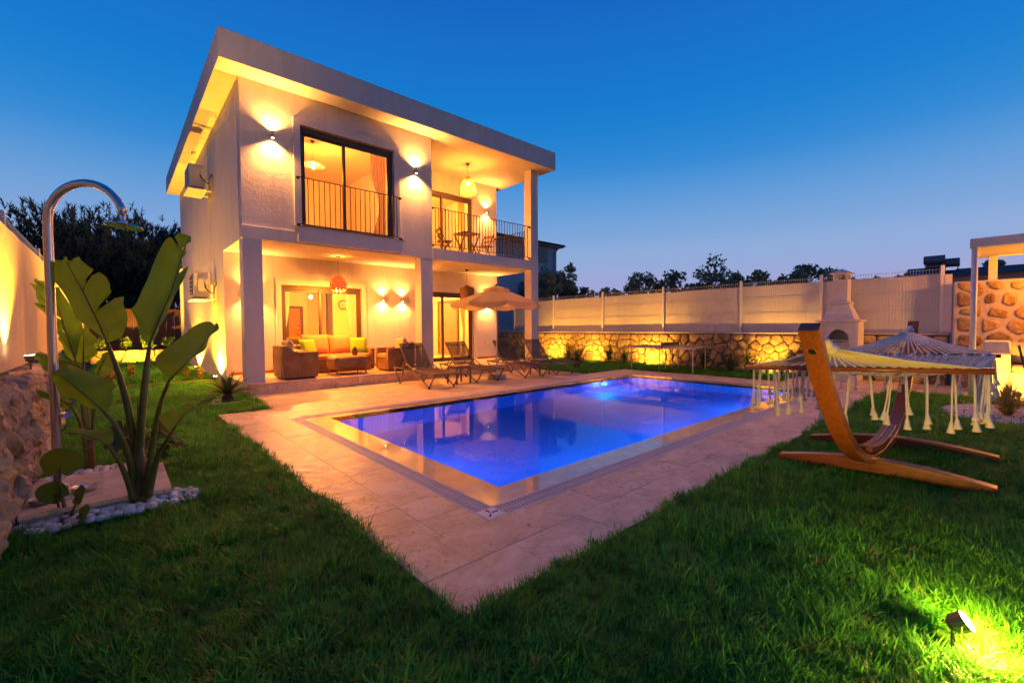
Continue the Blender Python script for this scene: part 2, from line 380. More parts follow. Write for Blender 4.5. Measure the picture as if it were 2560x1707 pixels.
# water
m = M('pool_water', .0, (1,1,1)); g = m.n('ShaderNodeBsdfRefraction'); g.inputs['IOR'].default_value = 1.333; g.inputs['Roughness'].default_value = .0
gl = m.n('ShaderNodeBsdfGlossy'); gl.inputs['Roughness'].default_value = .015; fr = m.n('ShaderNodeFresnel'); fr.inputs[0].default_value = 1.333
b = m.n('ShaderNodeBump'); b.inputs['Strength'].default_value = .045; b.inputs['Distance'].default_value = .02
wn_ = m.noise(5.5, 3, .5, None, .4); m.l(wn_, b.inputs['Height']); ms = m.n('ShaderNodeMixShader'); m.l(m.math('MULTIPLY', fr.outputs[0], .6), ms.inputs[0])
m.l(b.outputs[0], g.inputs['Normal']); m.l(b.outputs[0], gl.inputs['Normal']); m.l(g.outputs[0], ms.inputs[1]); m.l(gl.outputs[0], ms.inputs[2]); m.l(ms.outputs[0], m.out.inputs[0]); WATER = m.m
m = M('pool_mosaic', .35, (.06,.22,.62), .5)
bk = m.n('ShaderNodeTexBrick'); bk.offset = 0; bk.inputs['Scale'].default_value = 1; bk.inputs['Mortar Size'].default_value = .004; bk.inputs['Brick Width'].default_value = .05; bk.inputs['Row Height'].default_value = .05
bk.inputs['Color1'].default_value = (.02,.13,.60,1); bk.inputs['Color2'].default_value = (.03,.17,.68,1); bk.inputs['Mortar'].default_value = (.06,.22,.60,1); m.l(m.coord(False), bk.inputs[0]); m.color(bk.outputs[0]); MOSAIC = m.m
# ================================================================== ground, deck, pool
GX0, GY0, GX1, GY1 = 1.803, 2.25, 10.40, 6.811       # grating outer
IX0, IY0, IX1, IY1 = 1.955, 2.405, 10.25, 6.657      # grating inner
DX0, DY0, DX1, DY1 = 2.259, 2.689, 9.90, 6.423       # deep edge
PX0, PY0, PY1 = 1.107, 1.568, 7.776
g = MB(); B = 1500.
for a, b in [((-B,-B),(B,GY0)), ((-B,GY1),(B,B)), ((-B,GY0),(GX0,GY1)), ((GX1,GY0),(B,GY1))]:
    g.add([(a[0],a[1],-.055),(b[0],a[1],-.055),(b[0],b[1],-.055),(a[0],b[1],-.055)], [(0,1,2,3)])
obj('ground', g, SOIL, kind='structure')

deck_rects = [(PX0, 11.2, PY0, GY0, .60, .341), (PX0, GX0, GY0, PY1, .348, .60), (GX0, 9.45, GY1, 9.56, .60, .3927),
              (9.45, 11.2, GY1, 7.54, .583, .3645), (GX1, 11.2, GY0, GY1, .40, .60), (11.2, 12.75, -3.0, 3.4, .5167, .40), (1.83, GX0+.027, PY1, PY1+.001, 1, 1)][:6]
dk = MB()
for x0, x1, y0, y1, *_ in deck_rects: dk.box((x0+.002, y0+.002, -.16), (x1-.002, y1-.002, -.012))
deck = obj('pool_deck', dk, GROUT, kind='structure')
_tm = {}
def tile(name, x0, x1, y0, y1, z, parent, mat=None, th=.028, gap=.0014):
    mat = mat or TRAV
    k = (round(x1-x0, 3), round(y1-y0, 3), th, mat.name)
    if k not in _tm:
        hx, hy = (x1-x0-gap)/2, (y1-y0-gap)/2; e = .0008
        mb = MB().add([(-hx,-hy,-th),(hx,-hy,-th),(hx,hy,-th),(-hx,hy,-th),(-hx,-hy,-e),(hx,-hy,-e),(hx,hy,-e),(-hx,hy,-e),(-hx+e,-hy+e,0),(hx-e,-hy+e,0),(hx-e,hy-e,0),(-hx+e,hy-e,0)],
                      [(0,1,5,4),(1,2,6,5),(2,3,7,6),(3,0,4,7),(4,5,9,8),(5,6,10,9),(6,7,11,10),(7,4,8,11),(8,9,10,11)])
        me = mb.mesh('tile'); me.materials.append(mat); _tm[k] = me
    o = bpy.data.objects.new(name, _tm[k]); o.location = ((x0+x1)/2, (y0+y1)/2, z+random.uniform(-.0015, .0012)); link(o, parent); return o
def lay(x0, x1, y0, y1, tw, th, z, parent, vert=False, mat=None):
    if vert:
        n = max(1, round((x1-x0)/tw)); w_ = (x1-x0)/n
        for i in range(n):
            y = y0; first = th*(.5 if i % 2 else 1)
            while y < y1-.02:
                e = min(y1, y+first); e = y1 if y1-e < th*.3 else e
                tile('tile', x0+i*w_, x0+(i+1)*w_, y, e, z, parent, mat); y = e; first = th
    else:
        n = max(1, round((y1-y0)/th)); h_ = (y1-y0)/n
        for i in range(n):
            x = x0; first = tw*(.5 if i % 2 else 1)
            while x < x1-.02:
                e = min(x1, x+first); e = x1 if x1-e < tw*.3 else e
                tile('tile', x, e, y0+i*h_, y0+(i+1)*h_, z, parent, mat); x = e; first = tw
for i, (x0, x1, y0, y1, tw, th) in enumerate(deck_rects): lay(x0, x1, y0, y1, tw, th, 0, deck, vert=i in (1, 4))

# pool shell
pb = MB(); zb = -1.35
pb.add([(DX0,DY0,zb),(DX1,DY0,zb),(DX1,DY1,zb),(DX0,DY1,zb),(DX0,DY0,-.03),(DX1,DY0,-.03),(DX1,DY1,-.03),(DX0,DY1,-.03)],
       [(0,1,2,3),(0,4,5,1),(1,5,6,2),(2,6,7,3),(3,7,4,0)])
basin = obj('pool_basin', pb, MOSAIC, kind='structure')
rim = MB()
def ring(mb, a, b, z0, z1):
    (ax0, ay0, ax1, ay1), (bx0, by0, bx1, by1) = a, b
    mb.box((ax0,ay0,z0),(ax1,by0,z1)).box((ax0,by1,z0),(ax1,ay1,z1)).box((ax0,by0,z0),(bx0,by1,z1)).box((bx1,by0,z0),(ax1,by1,z1))
ring(rim, (IX0,IY0,IX1,IY1), (DX0,DY0,DX1,DY1), -.30, -.008)
obj('overflow_ledge', rim, TRAV_WET, basin)
ch = MB(); ring(ch, (GX0,GY0,GX1,GY1), (IX0,IY0,IX1,IY1), -.30, -.075)
obj('gutter_channel', ch, RUBBER, basin)
wt = MB(); nx, ny = 60, 36
vs = [(lerp(DX0+.001, DX1-.001, i/nx), lerp(DY0+.001, DY1-.001, j/ny), -.010) for j in range(ny+1) for i in range(nx+1)]
wt.add(vs, [(j*(nx+1)+i, j*(nx+1)+i+1, (j+1)*(nx+1)+i+1, (j+1)*(nx+1)+i) for j in range(ny) for i in range(nx)])
obj('water', wt, WATER, smooth=True, kind='structure')
for i, (x, y, ax) in enumerate([(8.6, DY1-.03, (0,-1)), (8.3, DY0+.03, (0,1)), (6.2, DY0+.03, (0,1)), (DX0+.03, 4.4, (1,0)), (4.2, DY0+.03, (0,1))]):  # lawn side and near end lights are added unseen to even the basin glow
    t = thing('pool_light', (x, y, -.62), ['bright underwater light in the house side wall near the far end of the pool', 'added unseen underwater light in the lawn side wall of the pool, farthest from the camera', 'added unseen underwater light in the middle of the lawn side wall of the pool', 'added unseen underwater light in the near end wall of the pool', 'added unseen underwater light in the lawn side wall of the pool, nearest the slotted corner plate'][i], 'pool light')
    nrm = Vector((ax[0], ax[1], 0)); c = Vector((x, y, -.62))
    obj('bezel', MB().tube([c-nrm*.025, c+nrm*.012], .09, 20), WHITEMETAL, t)
    obj('lens', MB().tube([c+nrm*.012, c+nrm*.02], .07, 20), emit('pool_lens%d' % i, (.35,.55,1), .6), t)
    lamp('POINT', 'pool_bulb', c+nrm*.08, 62, (.0,.42,1.0), t, size=.02)

# overflow grating: slats crossing the gutter, two per gutter width with a spine
gt = thing('overflow_grating', (GX0, GY0, 0), 'white slatted overflow grating running round the pool', 'grating')
GRATE = simple('grating_plastic', (.60,.56,.55), .5, .4, var=.06)
GRATE_W = simple('grating_corner', (.70,.68,.66), .5, .4, var=.05)
sx = MB().box((-.0065,-.071,-.02),(.0065,.071,0)).mesh('slat'); sx.materials.append(GRATE)
sy = MB().box((-.071,-.0065,-.02),(.071,.0065,0)).mesh('slat'); sy.materials.append(GRATE)
cw = .156; slots = []
x = GX0+cw+.012
while x < GX1-cw: slots.append((x, (GY0+IY0)/2, sx)); slots.append((x, (GY1+IY1)/2, sx)); x += .027
y = GY0+cw+.012
while y < GY1-cw: slots.append(((GX0+IX0)/2, y, sy)); slots.append(((GX1+IX1)/2, y, sy)); y += .027
slots.sort(key=lambda s: s[0]**2+s[1]**2)
rest = MB()
for i, (x, y, me) in enumerate(slots):
    if i < 300:
        o = bpy.data.objects.new('slat', me); o.location = (x, y, -.001); link(o, gt)
    else:
        d = (.0065, .071) if me is sx else (.071, .0065); rest.box((x-d[0],y-d[1],-.021),(x+d[0],y+d[1],-.001))
obj('far_slats', rest, GRATE, gt, kind='stuff')
sp_ = MB()
for yy in ((GY0+IY0)/2, (GY1+IY1)/2): sp_.box((GX0+cw, yy-.006, -.024), (GX1-cw, yy+.006, -.003))
for xx in ((GX0+IX0)/2, (GX1+IX1)/2): sp_.box((xx-.006, GY0+cw, -.024), (xx+.006, GY1-cw, -.003))
obj('spine', sp_, GRATE, gt)
lip = MB(); ring(lip, (GX0-.006,GY0-.006,GX1+.006,GY1+.006), (GX0+.006,GY0+.006,GX1-.006,GY1-.006), -.06, .001)
obj('outer_lip', lip, GRATE, gt)
lip = MB(); ring(lip, (IX0-.006,IY0-.006,IX1+.006,IY1+.006), (IX0+.006,IY0+.006,IX1-.006,IY1-.006), -.06, .0)
obj('inner_lip', lip, GRATE, gt)
for cx, cy_, sxn, syn in [(GX0,GY0,1,1),(GX1,GY0,-1,1),(GX0,GY1,1,-1),(GX1,GY1,-1,-1)]:
    a = (min(cx, cx+sxn*cw)+.004, min(cy_, cy_+syn*cw)+.004); b_ = (a[0]+cw-.008, a[1]+cw-.008)
    pl = box('corner_plate', (a[0], a[1], -.022), (b_[0], b_[1], .003), GRATE_W, gt, bevel=.003)
    c = Vector((cx+sxn*cw/2, cy_+syn*cw/2, .0036))
    for dx, dy, L_ in [(.035,0,.05),(0,.035,.05),(-.028,-.028,.045)]:
        d = Vector((dx*sxn, dy*syn, 0)); n_ = d.normalized()*L_/2
        obj('slot', MB().bar(c+d-n_, c+d+n_, .012, .002), RUBBER, pl)

# ================================================================== lawn (uncountable): tufts of blades
def tuft(seed, n=22, rad=.045, h=(.05, .10), wd=.0032):
    rnd = random.Random(seed); mb = MB()
    for k in range(n):
        a = rnd.uniform(0, 6.283); r = rad*math.sqrt(rnd.random()); p = Vector((r*math.cos(a), r*math.sin(a), -.012))
        H_ = rnd.uniform(*h); la = rnd.uniform(0, 6.283); lean = rnd.uniform(.2, 1.0)*H_
        ld = Vector((math.cos(la), math.sin(la), 0)); sd = Vector((-ld.y, ld.x, 0))*wd*rnd.uniform(.7, 1.2)
        vs = []
        for i, t in enumerate((0, .4, .75)):
            c = p + Vector((0,0,H_*(t-.18*t*t*lean/H_))) + ld*lean*t*t
            wv_ = 1-.45*t; vs += [c-sd*wv_, c+sd*wv_]
        vs.append(p + Vector((0,0,H_*(1-.18*lean/H_))) + ld*lean)
        mb.add(vs, [(0,1,3,2),(2,3,5,4),(4,5,6)])
    me = mb.mesh('tuft'); me.materials.append(GRASS); me.polygons.foreach_set('use_smooth', [True]*len(me.polygons))
    return bpy.data.objects.new('tuft', me)
tufts = [tuft(i) for i in range(7)]
def in_lawn(x, y):
    if -.50 < x < PX0+.02 and -3 < y < 12.7:
        if x < .32 and 4.06 < y < 5.10 and not (x > .30): return False
        if -.5 < x < .16 and 5.0 < y < 5.62 and (x+.15)**2/.14+(y-5.3)**2/.10 < 1: return False
        if x < .46 and ((x+.02)/.48)**2+((y-4.10)/.12)**2 < 1: return False
        return True
    if PX0 <= x < 1.83 and PY1-.02 < y < 12.7: return not ((x > 1.78 and y > 9.5))
    if (x-2.505)**2+(y-.135)**2 < .010: return False
    if PX0 <= x < 11.08 and -4 < y < PY0+.02:
        if (x-9.25)**2/1.0+(y-.05)**2/.36 < 1: return False
        if x > 7.6 and y > 1.56-(max(0, x-9.8))**2*.28: return False
        if x > 10.2 and (x-10.3)**2+(y-.9)**2*.3 > .62: return False
        return True
    if 11.2 <= x < 12.86 and 3.4 < y < 16: return True
    if 9.46 <= x < 11.2 and 7.55 < y < 16: return True
    if -.75 < x < 1.80 and 12.9 < y < 21: return True
    return False
lw = MB()
for x0, x1, y0, y1 in [(-.6, PX0-.002, -6, 12.7), (PX0-.002, 1.84, PY1+.002, 12.7), (PX0-.002, 11.15, -6, PY0-.002), (11.203, 12.9, 3.403, 16), (9.453, 11.203, 7.543, 16), (-.8, 1.84, 12.7, 21)]:
    lw.add([(x0,y0,-.048),(x1,y0,-.048),(x1,y1,-.048),(x0,y1,-.048)], [(0,1,2,3)])
obj('lawn_ground', lw, LAWN_LIFT, kind='structure')  # sheet added below the tufts, green to lift the lawn's brightness
rnd = random.Random(3); pts = []; scl = []; rots = []; idx = []
for (x0, x1, y0, y1) in [(-.55, 1.85, -1.2, 21), (1.1, 11.2, -2.2, 1.6), (9.4, 12.9, 3.4, 16)]:
    area = (x1-x0)*(y1-y0)
    for _ in range(int(area*900)):
        x = rnd.uniform(x0, x1); y = rnd.uniform(y0, y1); d = math.hypot(x, y)
        if FWD.x*x+FWD.y*y < .7: continue
        dens = 900 if d < 3.5 else 620 if d < 6 else 360 if d < 10 else 220
        if rnd.random()*900 > dens or not in_lawn(x, y): continue
        h_ = .8+.45*nz((x, y, 0), .9)+.35*nz((x, y, 3), 2.7)
        s_ = max(.45, h_)*(1 if d < 6 else 1.25 if d < 10 else 1.6)
        z = -.02+.018*nz((x, y, 9), .8)+(.06 if y > 12.85 and x < 2 else 0)
        pts.append((x, y, z)); scl.append(s_*rnd.uniform(.8, 1.25)); rots.append((rnd.gauss(0, .22)+.35*nz((x,y,1),1.6), rnd.gauss(0, .22)+.35*nz((x,y,5),1.6), rnd.uniform(0, 6.283))); idx.append(rnd.randrange(7))
gm = bpy.data.meshes.new('grass'); gm.from_pydata(pts, [], [])
a = gm.attributes.new('scl', 'FLOAT', 'POINT'); a.data.foreach_set('value', scl)
a = gm.attributes.new('rot', 'FLOAT_VECTOR', 'POINT'); a.data.foreach_set('vector', [c for r_ in rots for c in r_])
a = gm.attributes.new('pick', 'INT', 'POINT'); a.data.foreach_set('value', idx)
gm.materials.append(GRASS)
grass = bpy.data.objects.new('grass', gm); col.objects.link(grass)
props(grass, 'short green lawn around the pool deck and house', 'grass', kind='stuff')
ng = bpy.data.node_groups.new('grass', 'GeometryNodeTree')
ng.interface.new_socket('Geometry', in_out='INPUT', socket_type='NodeSocketGeometry'); ng.interface.new_socket('Geometry', in_out='OUTPUT', socket_type='NodeSocketGeometry')
gi = ng.nodes.new('NodeGroupInput'); go = ng.nodes.new('NodeGroupOutput'); ip = ng.nodes.new('GeometryNodeInstanceOnPoints'); jn = ng.nodes.new('GeometryNodeJoinGeometry')
for t in reversed(tufts):
    oi = ng.nodes.new('GeometryNodeObjectInfo'); oi.inputs['Object'].default_value = t; oi.inputs['As Instance'].default_value = True
    ng.links.new(oi.outputs['Geometry'], jn.inputs[0])
def named(n_, ty):
    q = ng.nodes.new('GeometryNodeInputNamedAttribute'); q.data_type = ty; q.inputs['Name'].default_value = n_; return q.outputs[0]
ng.links.new(gi.outputs[0], ip.inputs['Points']); ng.links.new(jn.outputs[0], ip.inputs['Instance'])
ip.inputs['Pick Instance'].default_value = True
ng.links.new(named('pick', 'INT'), ip.inputs['Instance Index'])
e2r = ng.nodes.new('FunctionNodeEulerToRotation'); ng.links.new(named('rot', 'FLOAT_VECTOR'), e2r.inputs[0]); ng.links.new(e2r.outputs[0], ip.inputs['Rotation'])
ng.links.new(named('scl', 'FLOAT'), ip.inputs['Scale']); ng.links.new(ip.outputs[0], go.inputs[0])
grass.modifiers.new('grass', 'NODES').node_group = ng
# ================================================================== villa
V = thing('villa', (1.84, 9.68, 0), 'white two storey flat roofed villa with lit terrace and loggia beside the pool', 'house')
YW, YG, YB = 9.71, 11.684, 19.67
XL, XR, XM = 1.844, 9.80, 6.03
ZC, ZL, ZS, ZT = 3.0, 3.28, 6.015, 6.54
def wall_y(name, x0, x1, z0, z1, y0, y1, ops, mat=PLASTER, parent=V):
    "wall in the facade direction with openings (xa, xb, za, zb)"
    mb = MB(); xs = sorted({x0, x1, *[o[0] for o in ops], *[o[1] for o in ops]})
    for a, b in zip(xs, xs[1:]):
        o = [q for q in ops if q[0] < (a+b)/2 < q[1]]
        if o:
            q = o[0]
            if q[2] > z0+.01: mb.box((a,y0,z0),(b,y1,q[2]))
            if q[3] < z1-.01: mb.box((a,y0,q[3]),(b,y1,z1))
        else: mb.box((a,y0,z0),(b,y1,z1))
    return obj(name, mb, mat, parent)
UW = (2.916, 4.987, 3.34, 5.41); GW = (3.008, 5.012, .216, 2.33); RW = (6.77, 8.77, .216, 2.36); LW = (6.77, 8.79, ZL, 5.43)
wall_y('upper_front_wall', XL+.011, XM, ZC, ZS, YW, YW+.22, [UW])
wall_y('terrace_wall', XL, XR, .216, ZC, YG, YG+.22, [GW, RW])
wall_y('loggia_wall', XM, XR, ZL, ZS, YG, YG+.22, [LW])
box('upper_side_wall', (XL, YW+.22, ZC), (XL+.25, YB, ZS), PLASTER, V)
box('lower_side_wall', (XL, YG+.22, 0), (XL+.25, YB-.003, ZC-.002), PLASTER, V)
box('loggia_side_wall', (XM-.25, YW+.22, ZC+.01), (XM-.001, YG+1.5, ZS), PLASTER_S, V)
box('right_wall', (XR-.25, YG+.22, 0), (XR, YB, ZS), PLASTER, V)
box('rear_wall', (XL+.25, YB-.25, 0), (XR-.25, YB, ZS), PLASTER, V)
box('band', (1.827, 9.675, ZC-.002), (2.781, YW+.05, 3.245), PLASTER_S, V, bevel=.006)
box('terrace_ceiling', (XL+.25, YW+.22, ZC+.004), (XM, YG, ZC+.2), PLASTER_S, V)
box('loggia_slab', (XM+.002, 9.69, ZC), (9.79, YG, ZL), PLASTER_S, V, bevel=.005)
for n_, (a, b) in {'corner_column': ((1.849, 9.69, 0), (2.18, 10.02, ZC)), 'middle_column': ((5.69, 9.713, 0), (6.027, 10.02, ZC)), 'right_column': ((9.485, 9.683, 0), (9.782, 9.985, ZS))}.items():
    c = box(n_, a, b, PLASTER_S, V, bevel=.008)
    if n_ != 'right_column': box('skirting', (a[0]-.008, a[1]-.008, .001), (b[0]+.008, a[1]+.2, .065), TRAV, c)
box('roof', (1.472, 9.248, ZS), (10.12, YB+.03, ZT), PLASTER_S, V, bevel=.012)
# mouldings round the openings, standing proud
def surround(x0, x1, z0, z1, o, y, p=.045):
    mb = MB().box((x0, y-p, z0), (o[0], y+.02, z1)).box((o[1], y-p, z0), (x1, y+.02, z1)).box((o[0], y-p, o[3]), (o[1], y+.02, z1))
    obj('moulding', mb, PLASTER_S, V)
surround(2.784, 5.12, 3.36, 5.535, UW, YW); surround(2.889, 5.134, .216, 2.49, GW, YG, .03); surround(6.64, 8.90, .216, 2.50, RW, YG, .03)
box('window_apron', (2.83, 9.625, 3.04), (5.16, YW+.03, 3.336), PLASTER_S, V, bevel=.006)
box('window_sill', (2.80, 9.605, 3.338), (5.21, YW+.12, 3.360), CONC, V)
# podium and terrace floor
pod = box('podium', (XL+.004, 9.568, -.05), (XR-.01, YG+.03, .19), TRAV, V)
lay(XL+.002, XR-.008, 9.566, YG-.005, .6, .425, .217, pod)
x = 2.19
while x < 9.3:
    e = min(9.48, x+.6)
    if not (x < 6.03 and e > 5.69 and x > 5.5): box('riser_tile', (x+.003, 9.556, .002), (e-.003, 9.567, .187), TRAV, pod)
    x = e
mbk = MB()
for a, b in ((XL+.1, 3.0), (5.02, 6.63), (8.91, XR-.02)): mbk.box((a, YG-.014, .218), (b, YG+.01, .285))
obj('terrace_skirting', mbk, TERRA, V)
# rooms
rm = MB()
rm.box((XL+.26, YG+.23, .10), (XR-.26, YB-.26, .212))                       # floor
obj('room_floor', rm, TRAV, V)
box('room_ceiling', (XL+.26, YG+.23, 2.86), (XR-.26, YB-.26, 2.97), ROOM, V)
box('inner_wall', (5.47, 15.0, .214), (6.13, 15.12, 2.858), ROOM_B, V)
box('inner_wall', (6.50, 19.0, .214), (6.60, 19.38, 2.858), ROOM, V)
box('inner_wall', (XL+.26, 19.30, .214), (6.49, 19.4, 2.858), ROOM, V)
box('inner_wall', (6.62, 17.6, .214), (XR-.26, 17.7, 2.858), ROOM, V)
box('upper_room_floor', (XL+.26, YW+.23, 3.22), (XM-.26, 15.2, 3.34), CUSH_B, V)
box('upper_room_ceiling', (XL+.26, YW+.23, 5.88), (XM-.26, 15.2, 5.99), ROOM, V)
box('inner_wall', (XL+.26, 14.4, 3.342), (XM-.26, 14.5, 5.878), ROOM, V)
box('inner_wall', (XM-.26, YG+1.52, 3.342), (XM-.16, 14.4, 5.878), ROOM, V)
box('upper_room_floor', (XM-.1, YG+.23, 3.22), (XR-.26, 15.2, 3.28), CUSH_B, V)
box('upper_room_ceiling', (XM+.01, YG+.23, 5.88), (XR-.26, 15.2, 5.99), ROOM, V)
box('inner_wall', (XM+.01, 14.4, 3.282), (XR-.26, 14.5, 5.878), ROOM_B, V)
# glazing
def window(o, y, mull, parent=V, fw=.07, handle=None):
    x0, x1, z0, z1 = o; mb = MB()
    e = .002
    mb.box((x0+e, y, z0+e), (x0+fw, y+.10, z1-e)).box((x1-fw, y, z0+e), (x1-e, y+.10, z1-e)).box((x0+fw, y, z1-fw-.03), (x1-fw, y+.10, z1-e)).box((x0+fw, y, z0+e), (x1-fw, y+.10, z0+.05))
    w_ = obj('window', mb, DARKFRAME, parent)
    for k, (a, b, dy) in enumerate([(x0+fw, mull+.03, .055), (mull-.03, x1-fw, .012)]):
        zb_, zt_ = z0+.05, z1-fw-.03; s = .055
        sb = MB().box((a, y+dy, zb_), (a+s, y+dy+.035, zt_)).box((b-s, y+dy, zb_), (b, y+dy+.035, zt_)).box((a+s, y+dy, zt_-s), (b-s, y+dy+.035, zt_)).box((a+s, y+dy, zb_), (b-s, y+dy+.035, zb_+s))
        obj('sash', sb, DARKFRAME, w_)
        box('pane', (a+s, y+dy+.014, zb_+s), (b-s, y+dy+.020, zt_-s), GLASS, w_)
    return w_
window(UW, YW+.06, 3.854); window(GW, YG+.06, 3.943); window(RW, YG+.06, 7.65); window(LW, YG+.06, 7.658)
box('threshold', (LW[0], YG-.02, ZL), (LW[1], YG+.05, ZL+.03), CONC, V)
# railings
def railing(p, q, z0, z1, n_, name='railing'):
    p, q = Vector(p), Vector(q); mb = MB()
    for z in (z0, z1): mb.bar(p+Vector((0,0,z)), q+Vector((0,0,z)), .028, .012)
    d = (q-p).normalized()
    for e, s in ((p, -1), (q, 1)):
        for z in (z0, z1): mb.bar(e+Vector((0,0,z-.02)), e+d*s*.06+Vector((0,0,z-.02)), .05, .045)
    r_ = obj(name, mb, IRON, V)
    me = MB().box((-.007,-.007,0),(.007,.007,z1-z0)).mesh('baluster'); me.materials.append(IRON)
    for i in range(n_):
        b = bpy.data.objects.new('baluster', me); b.location = p.lerp(q, (i+.5)/n_)+Vector((0,0,z0)); link(b, r_)
railing((2.86, 9.60, 0), (5.06, 9.60, 0), 3.39, 4.33, 20)
railing((6.085, 9.73, 0), (9.42, 9.73, 0), 3.37, 4.305, 33)
railing((9.68, 10.05, 0), (9.68, 11.62, 0), 3.37, 4.265, 15)
# down pipe and meter box on the side wall
obj('down_pipe', MB().tube([(1.79, 19.4, 0), (1.79, 19.4, 3.4)], .05, 10), WHITEMETAL, V)
p = at(474, 838, x=1.80); box('meter_box', (1.79, p.y-.25, p.z-.25), (XL, p.y+.25, p.z+.2), DARKFRAME, V)
obj('wall_joint', MB().box((XL-.004, 13.4, 0.3), (XL, 13.43, 5.9)), CONC, V)

# ------------------------------------------------------------------ wall lamps (up and down)
SCON = simple('lamp_body', (.42,.36,.26), .4, .5, .4, var=.08, bump=.05)
GLOW = emit('warm_bulb', (1,.72,.36), 30)
def sconce(x, y, z, label, e=10, sz=68):
    e *= 1.1
    t = thing('wall_lamp', (x, y, z), label, 'wall lamp', 'up and down wall lamps')
    c = Vector((x, y-.075, z))
    obj('body', MB().lathe([(.0, -.062), (.026, -.062), (.030, -.065), (.030, .065), (.026, .062), (0, .062)], c, 16), SCON, t, smooth=False)
    obj('arm', MB().tube([c+Vector((0,.028,0)), Vector((x, y, z))], .014, 8), SCON, t)
    obj('back_plate', MB().tube([Vector((x, y-.014, z)), Vector((x, y+.002, z))], .035, 14), SCON, t)
    for s in (-1, 1):
        obj('bulb', MB().lathe([(0, .063*s), (.022, .0635*s), (.022, .066*s), (0, .069*s)], c, 12), GLOW, t)
        lamp('SPOT', 'bulb_light', c+Vector((0,0,.075*s)), e*(1 if s < 0 else .6), WARM2, t, aim=c+Vector((0,.02,1.0*s)), size=.02, spot=sz*2, blend=.8)
    return t
sconce(2.397, YW, 5.05, 'up and down wall lamp between the upper left corner and the big upper window', 8.5)
sconce(5.552, YW, 5.07, 'up and down wall lamp between the big upper window and the loggia', 8.5)
sconce(9.317, YG, 5.13, 'up and down wall lamp on the loggia wall, right of its door', 4.5)
sconce(5.59, YG, 2.09, 'left one of the twin wall lamps beside the terrace sofa window', 3.4)
sconce(6.197, YG, 2.085, 'right one of the twin wall lamps beside the terrace sofa window', 3.4)
sconce(9.289, YG, 2.12, 'up and down wall lamp half hidden above the cream parasol', 5.5)
sconce(2.35, YG, 2.09, 'up and down wall lamp half hidden behind the white corner column', 6)

# ------------------------------------------------------------------ pendants
def cable(c, ztop, zbot, t, r=.004):
    obj('ceiling_rose', MB().lathe([(0, 0), (.055, 0), (.05, -.03), (.015, -.05), (0, -.05)], (c[0], c[1], ztop), 14), DARKFRAME, t)
    obj('cable', MB().tube([(c[0], c[1], ztop-.04), (c[0], c[1], zbot)], r, 6), DARKFRAME, t)
AMBER = M('amber_glass_petal', .2, (.42,.07,.018), .6); AMBER.p.inputs['Emission Color'].default_value = (1,.20,.03,1); AMBER.p.inputs['Emission Strength'].default_value = .30; AMBER = AMBER.m
c = (4.055, 10.8); t = thing('amber_pendant', (*c, 3.0), 'amber glass petal pendant lamp hanging over the terrace sofa', 'pendant lamp')
cable(c, 3.003, 2.55, t)
rnd = random.Random(5); k = 0
for row, (r_, z_, n_) in enumerate([(.09, 2.54, 8), (.15, 2.49, 12), (.18, 2.43, 14), (.19, 2.37, 14), (.17, 2.31, 13), (.14, 2.26, 11)]):
    mb = MB()
    for j in range(n_):
        a = 6.283*(j+.5*(row % 2))/n_; d = Vector((math.cos(a), math.sin(a), 0)); s = Vector((-d.y, d.x, 0))*.045
        p0 = Vector((*c, z_))+d*r_*.75; p1 = Vector((*c, z_-.05))+d*r_*1.02; p2 = Vector((*c, z_-.12))+d*r_*1.08
        mb.add([p0-s*.5, p0+s*.5, p1+s, p1-s, p2], [(0,1,2,3),(3,2,4)])
    obj('petal_row', mb, AMBER, t)
lamp('POINT', 'bulb_light', (*c, 2.14), 9, WARM, t, size=.05)
STRAW = simple('straw_fringe', (.36,.20,.07), .8, .2, var=.25, scale=60, bump=.4, bd=.006)
c = (7.945, 10.888); t = thing('straw_pendant', (*c, 3.0), 'tiered straw fringe pendant lamp hanging over the terrace behind the parasol', 'pendant lamp')
cable(c, 3.0, 2.52, t)
for row, (r0, r1, z0, z1) in enumerate([(.04, .235, 2.53, 2.42), (.19, .225, 2.46, 2.36), (.19, .222, 2.38, 2.28), (.19, .215, 2.30, 2.20), (.18, .205, 2.22, 2.12)]):
    mb = MB()
    for j in range(46):
        a = 6.283*j/46; d = Vector((math.cos(a), math.sin(a), 0)); s = Vector((-d.y, d.x, 0))*(.016); o_ = Vector((*c, 0)); j1 = random.uniform(-.02, .02)
        mb.add([o_+d*r0-s*r0/.2+Vector((0,0,z0)), o_+d*r0+s*r0/.2+Vector((0,0,z0)), o_+d*r1+s+Vector((0,0,z1+j1)), o_+d*r1-s+Vector((0,0,z1+j1))], [(0,1,2,3)])
    obj('fringe_tier', mb, STRAW, t)
c = (7.78, 10.553); t = thing('rattan_pendant', (*c, 6.0), 'lit woven rattan bell pendant lamp hanging in the loggia', 'pendant lamp')
cable(c, 6.013, 5.63, t)
RTN = simple('rattan_cane', (.42,.22,.06), .6, .3, var=.15, scale=40)
for i in range(10):
    z_ = 5.63-.036*i; r_ = .06+.155*math.sin(min(1, i/9)*1.35)
    obj('cane_ring', MB().lathe([(r_, z_), (r_+.012, z_-.010), (r_+.016, z_-.022), (r_+.004, z_-.012), (r_, z_)], (c[0], c[1], 0), 26), RTN, t)
mb = MB()
for j in range(40):
    a = 6.283*j/40; d = Vector((math.cos(a), math.sin(a), 0)); o_ = Vector((*c, 0)); zz = 5.14+random.uniform(-.03, .04)
    mb.bar(o_+d*.222+Vector((0,0,5.30)), o_+d*.232+Vector((0,0,zz)), .012, .005)
obj('fringe', mb, RTN, t)
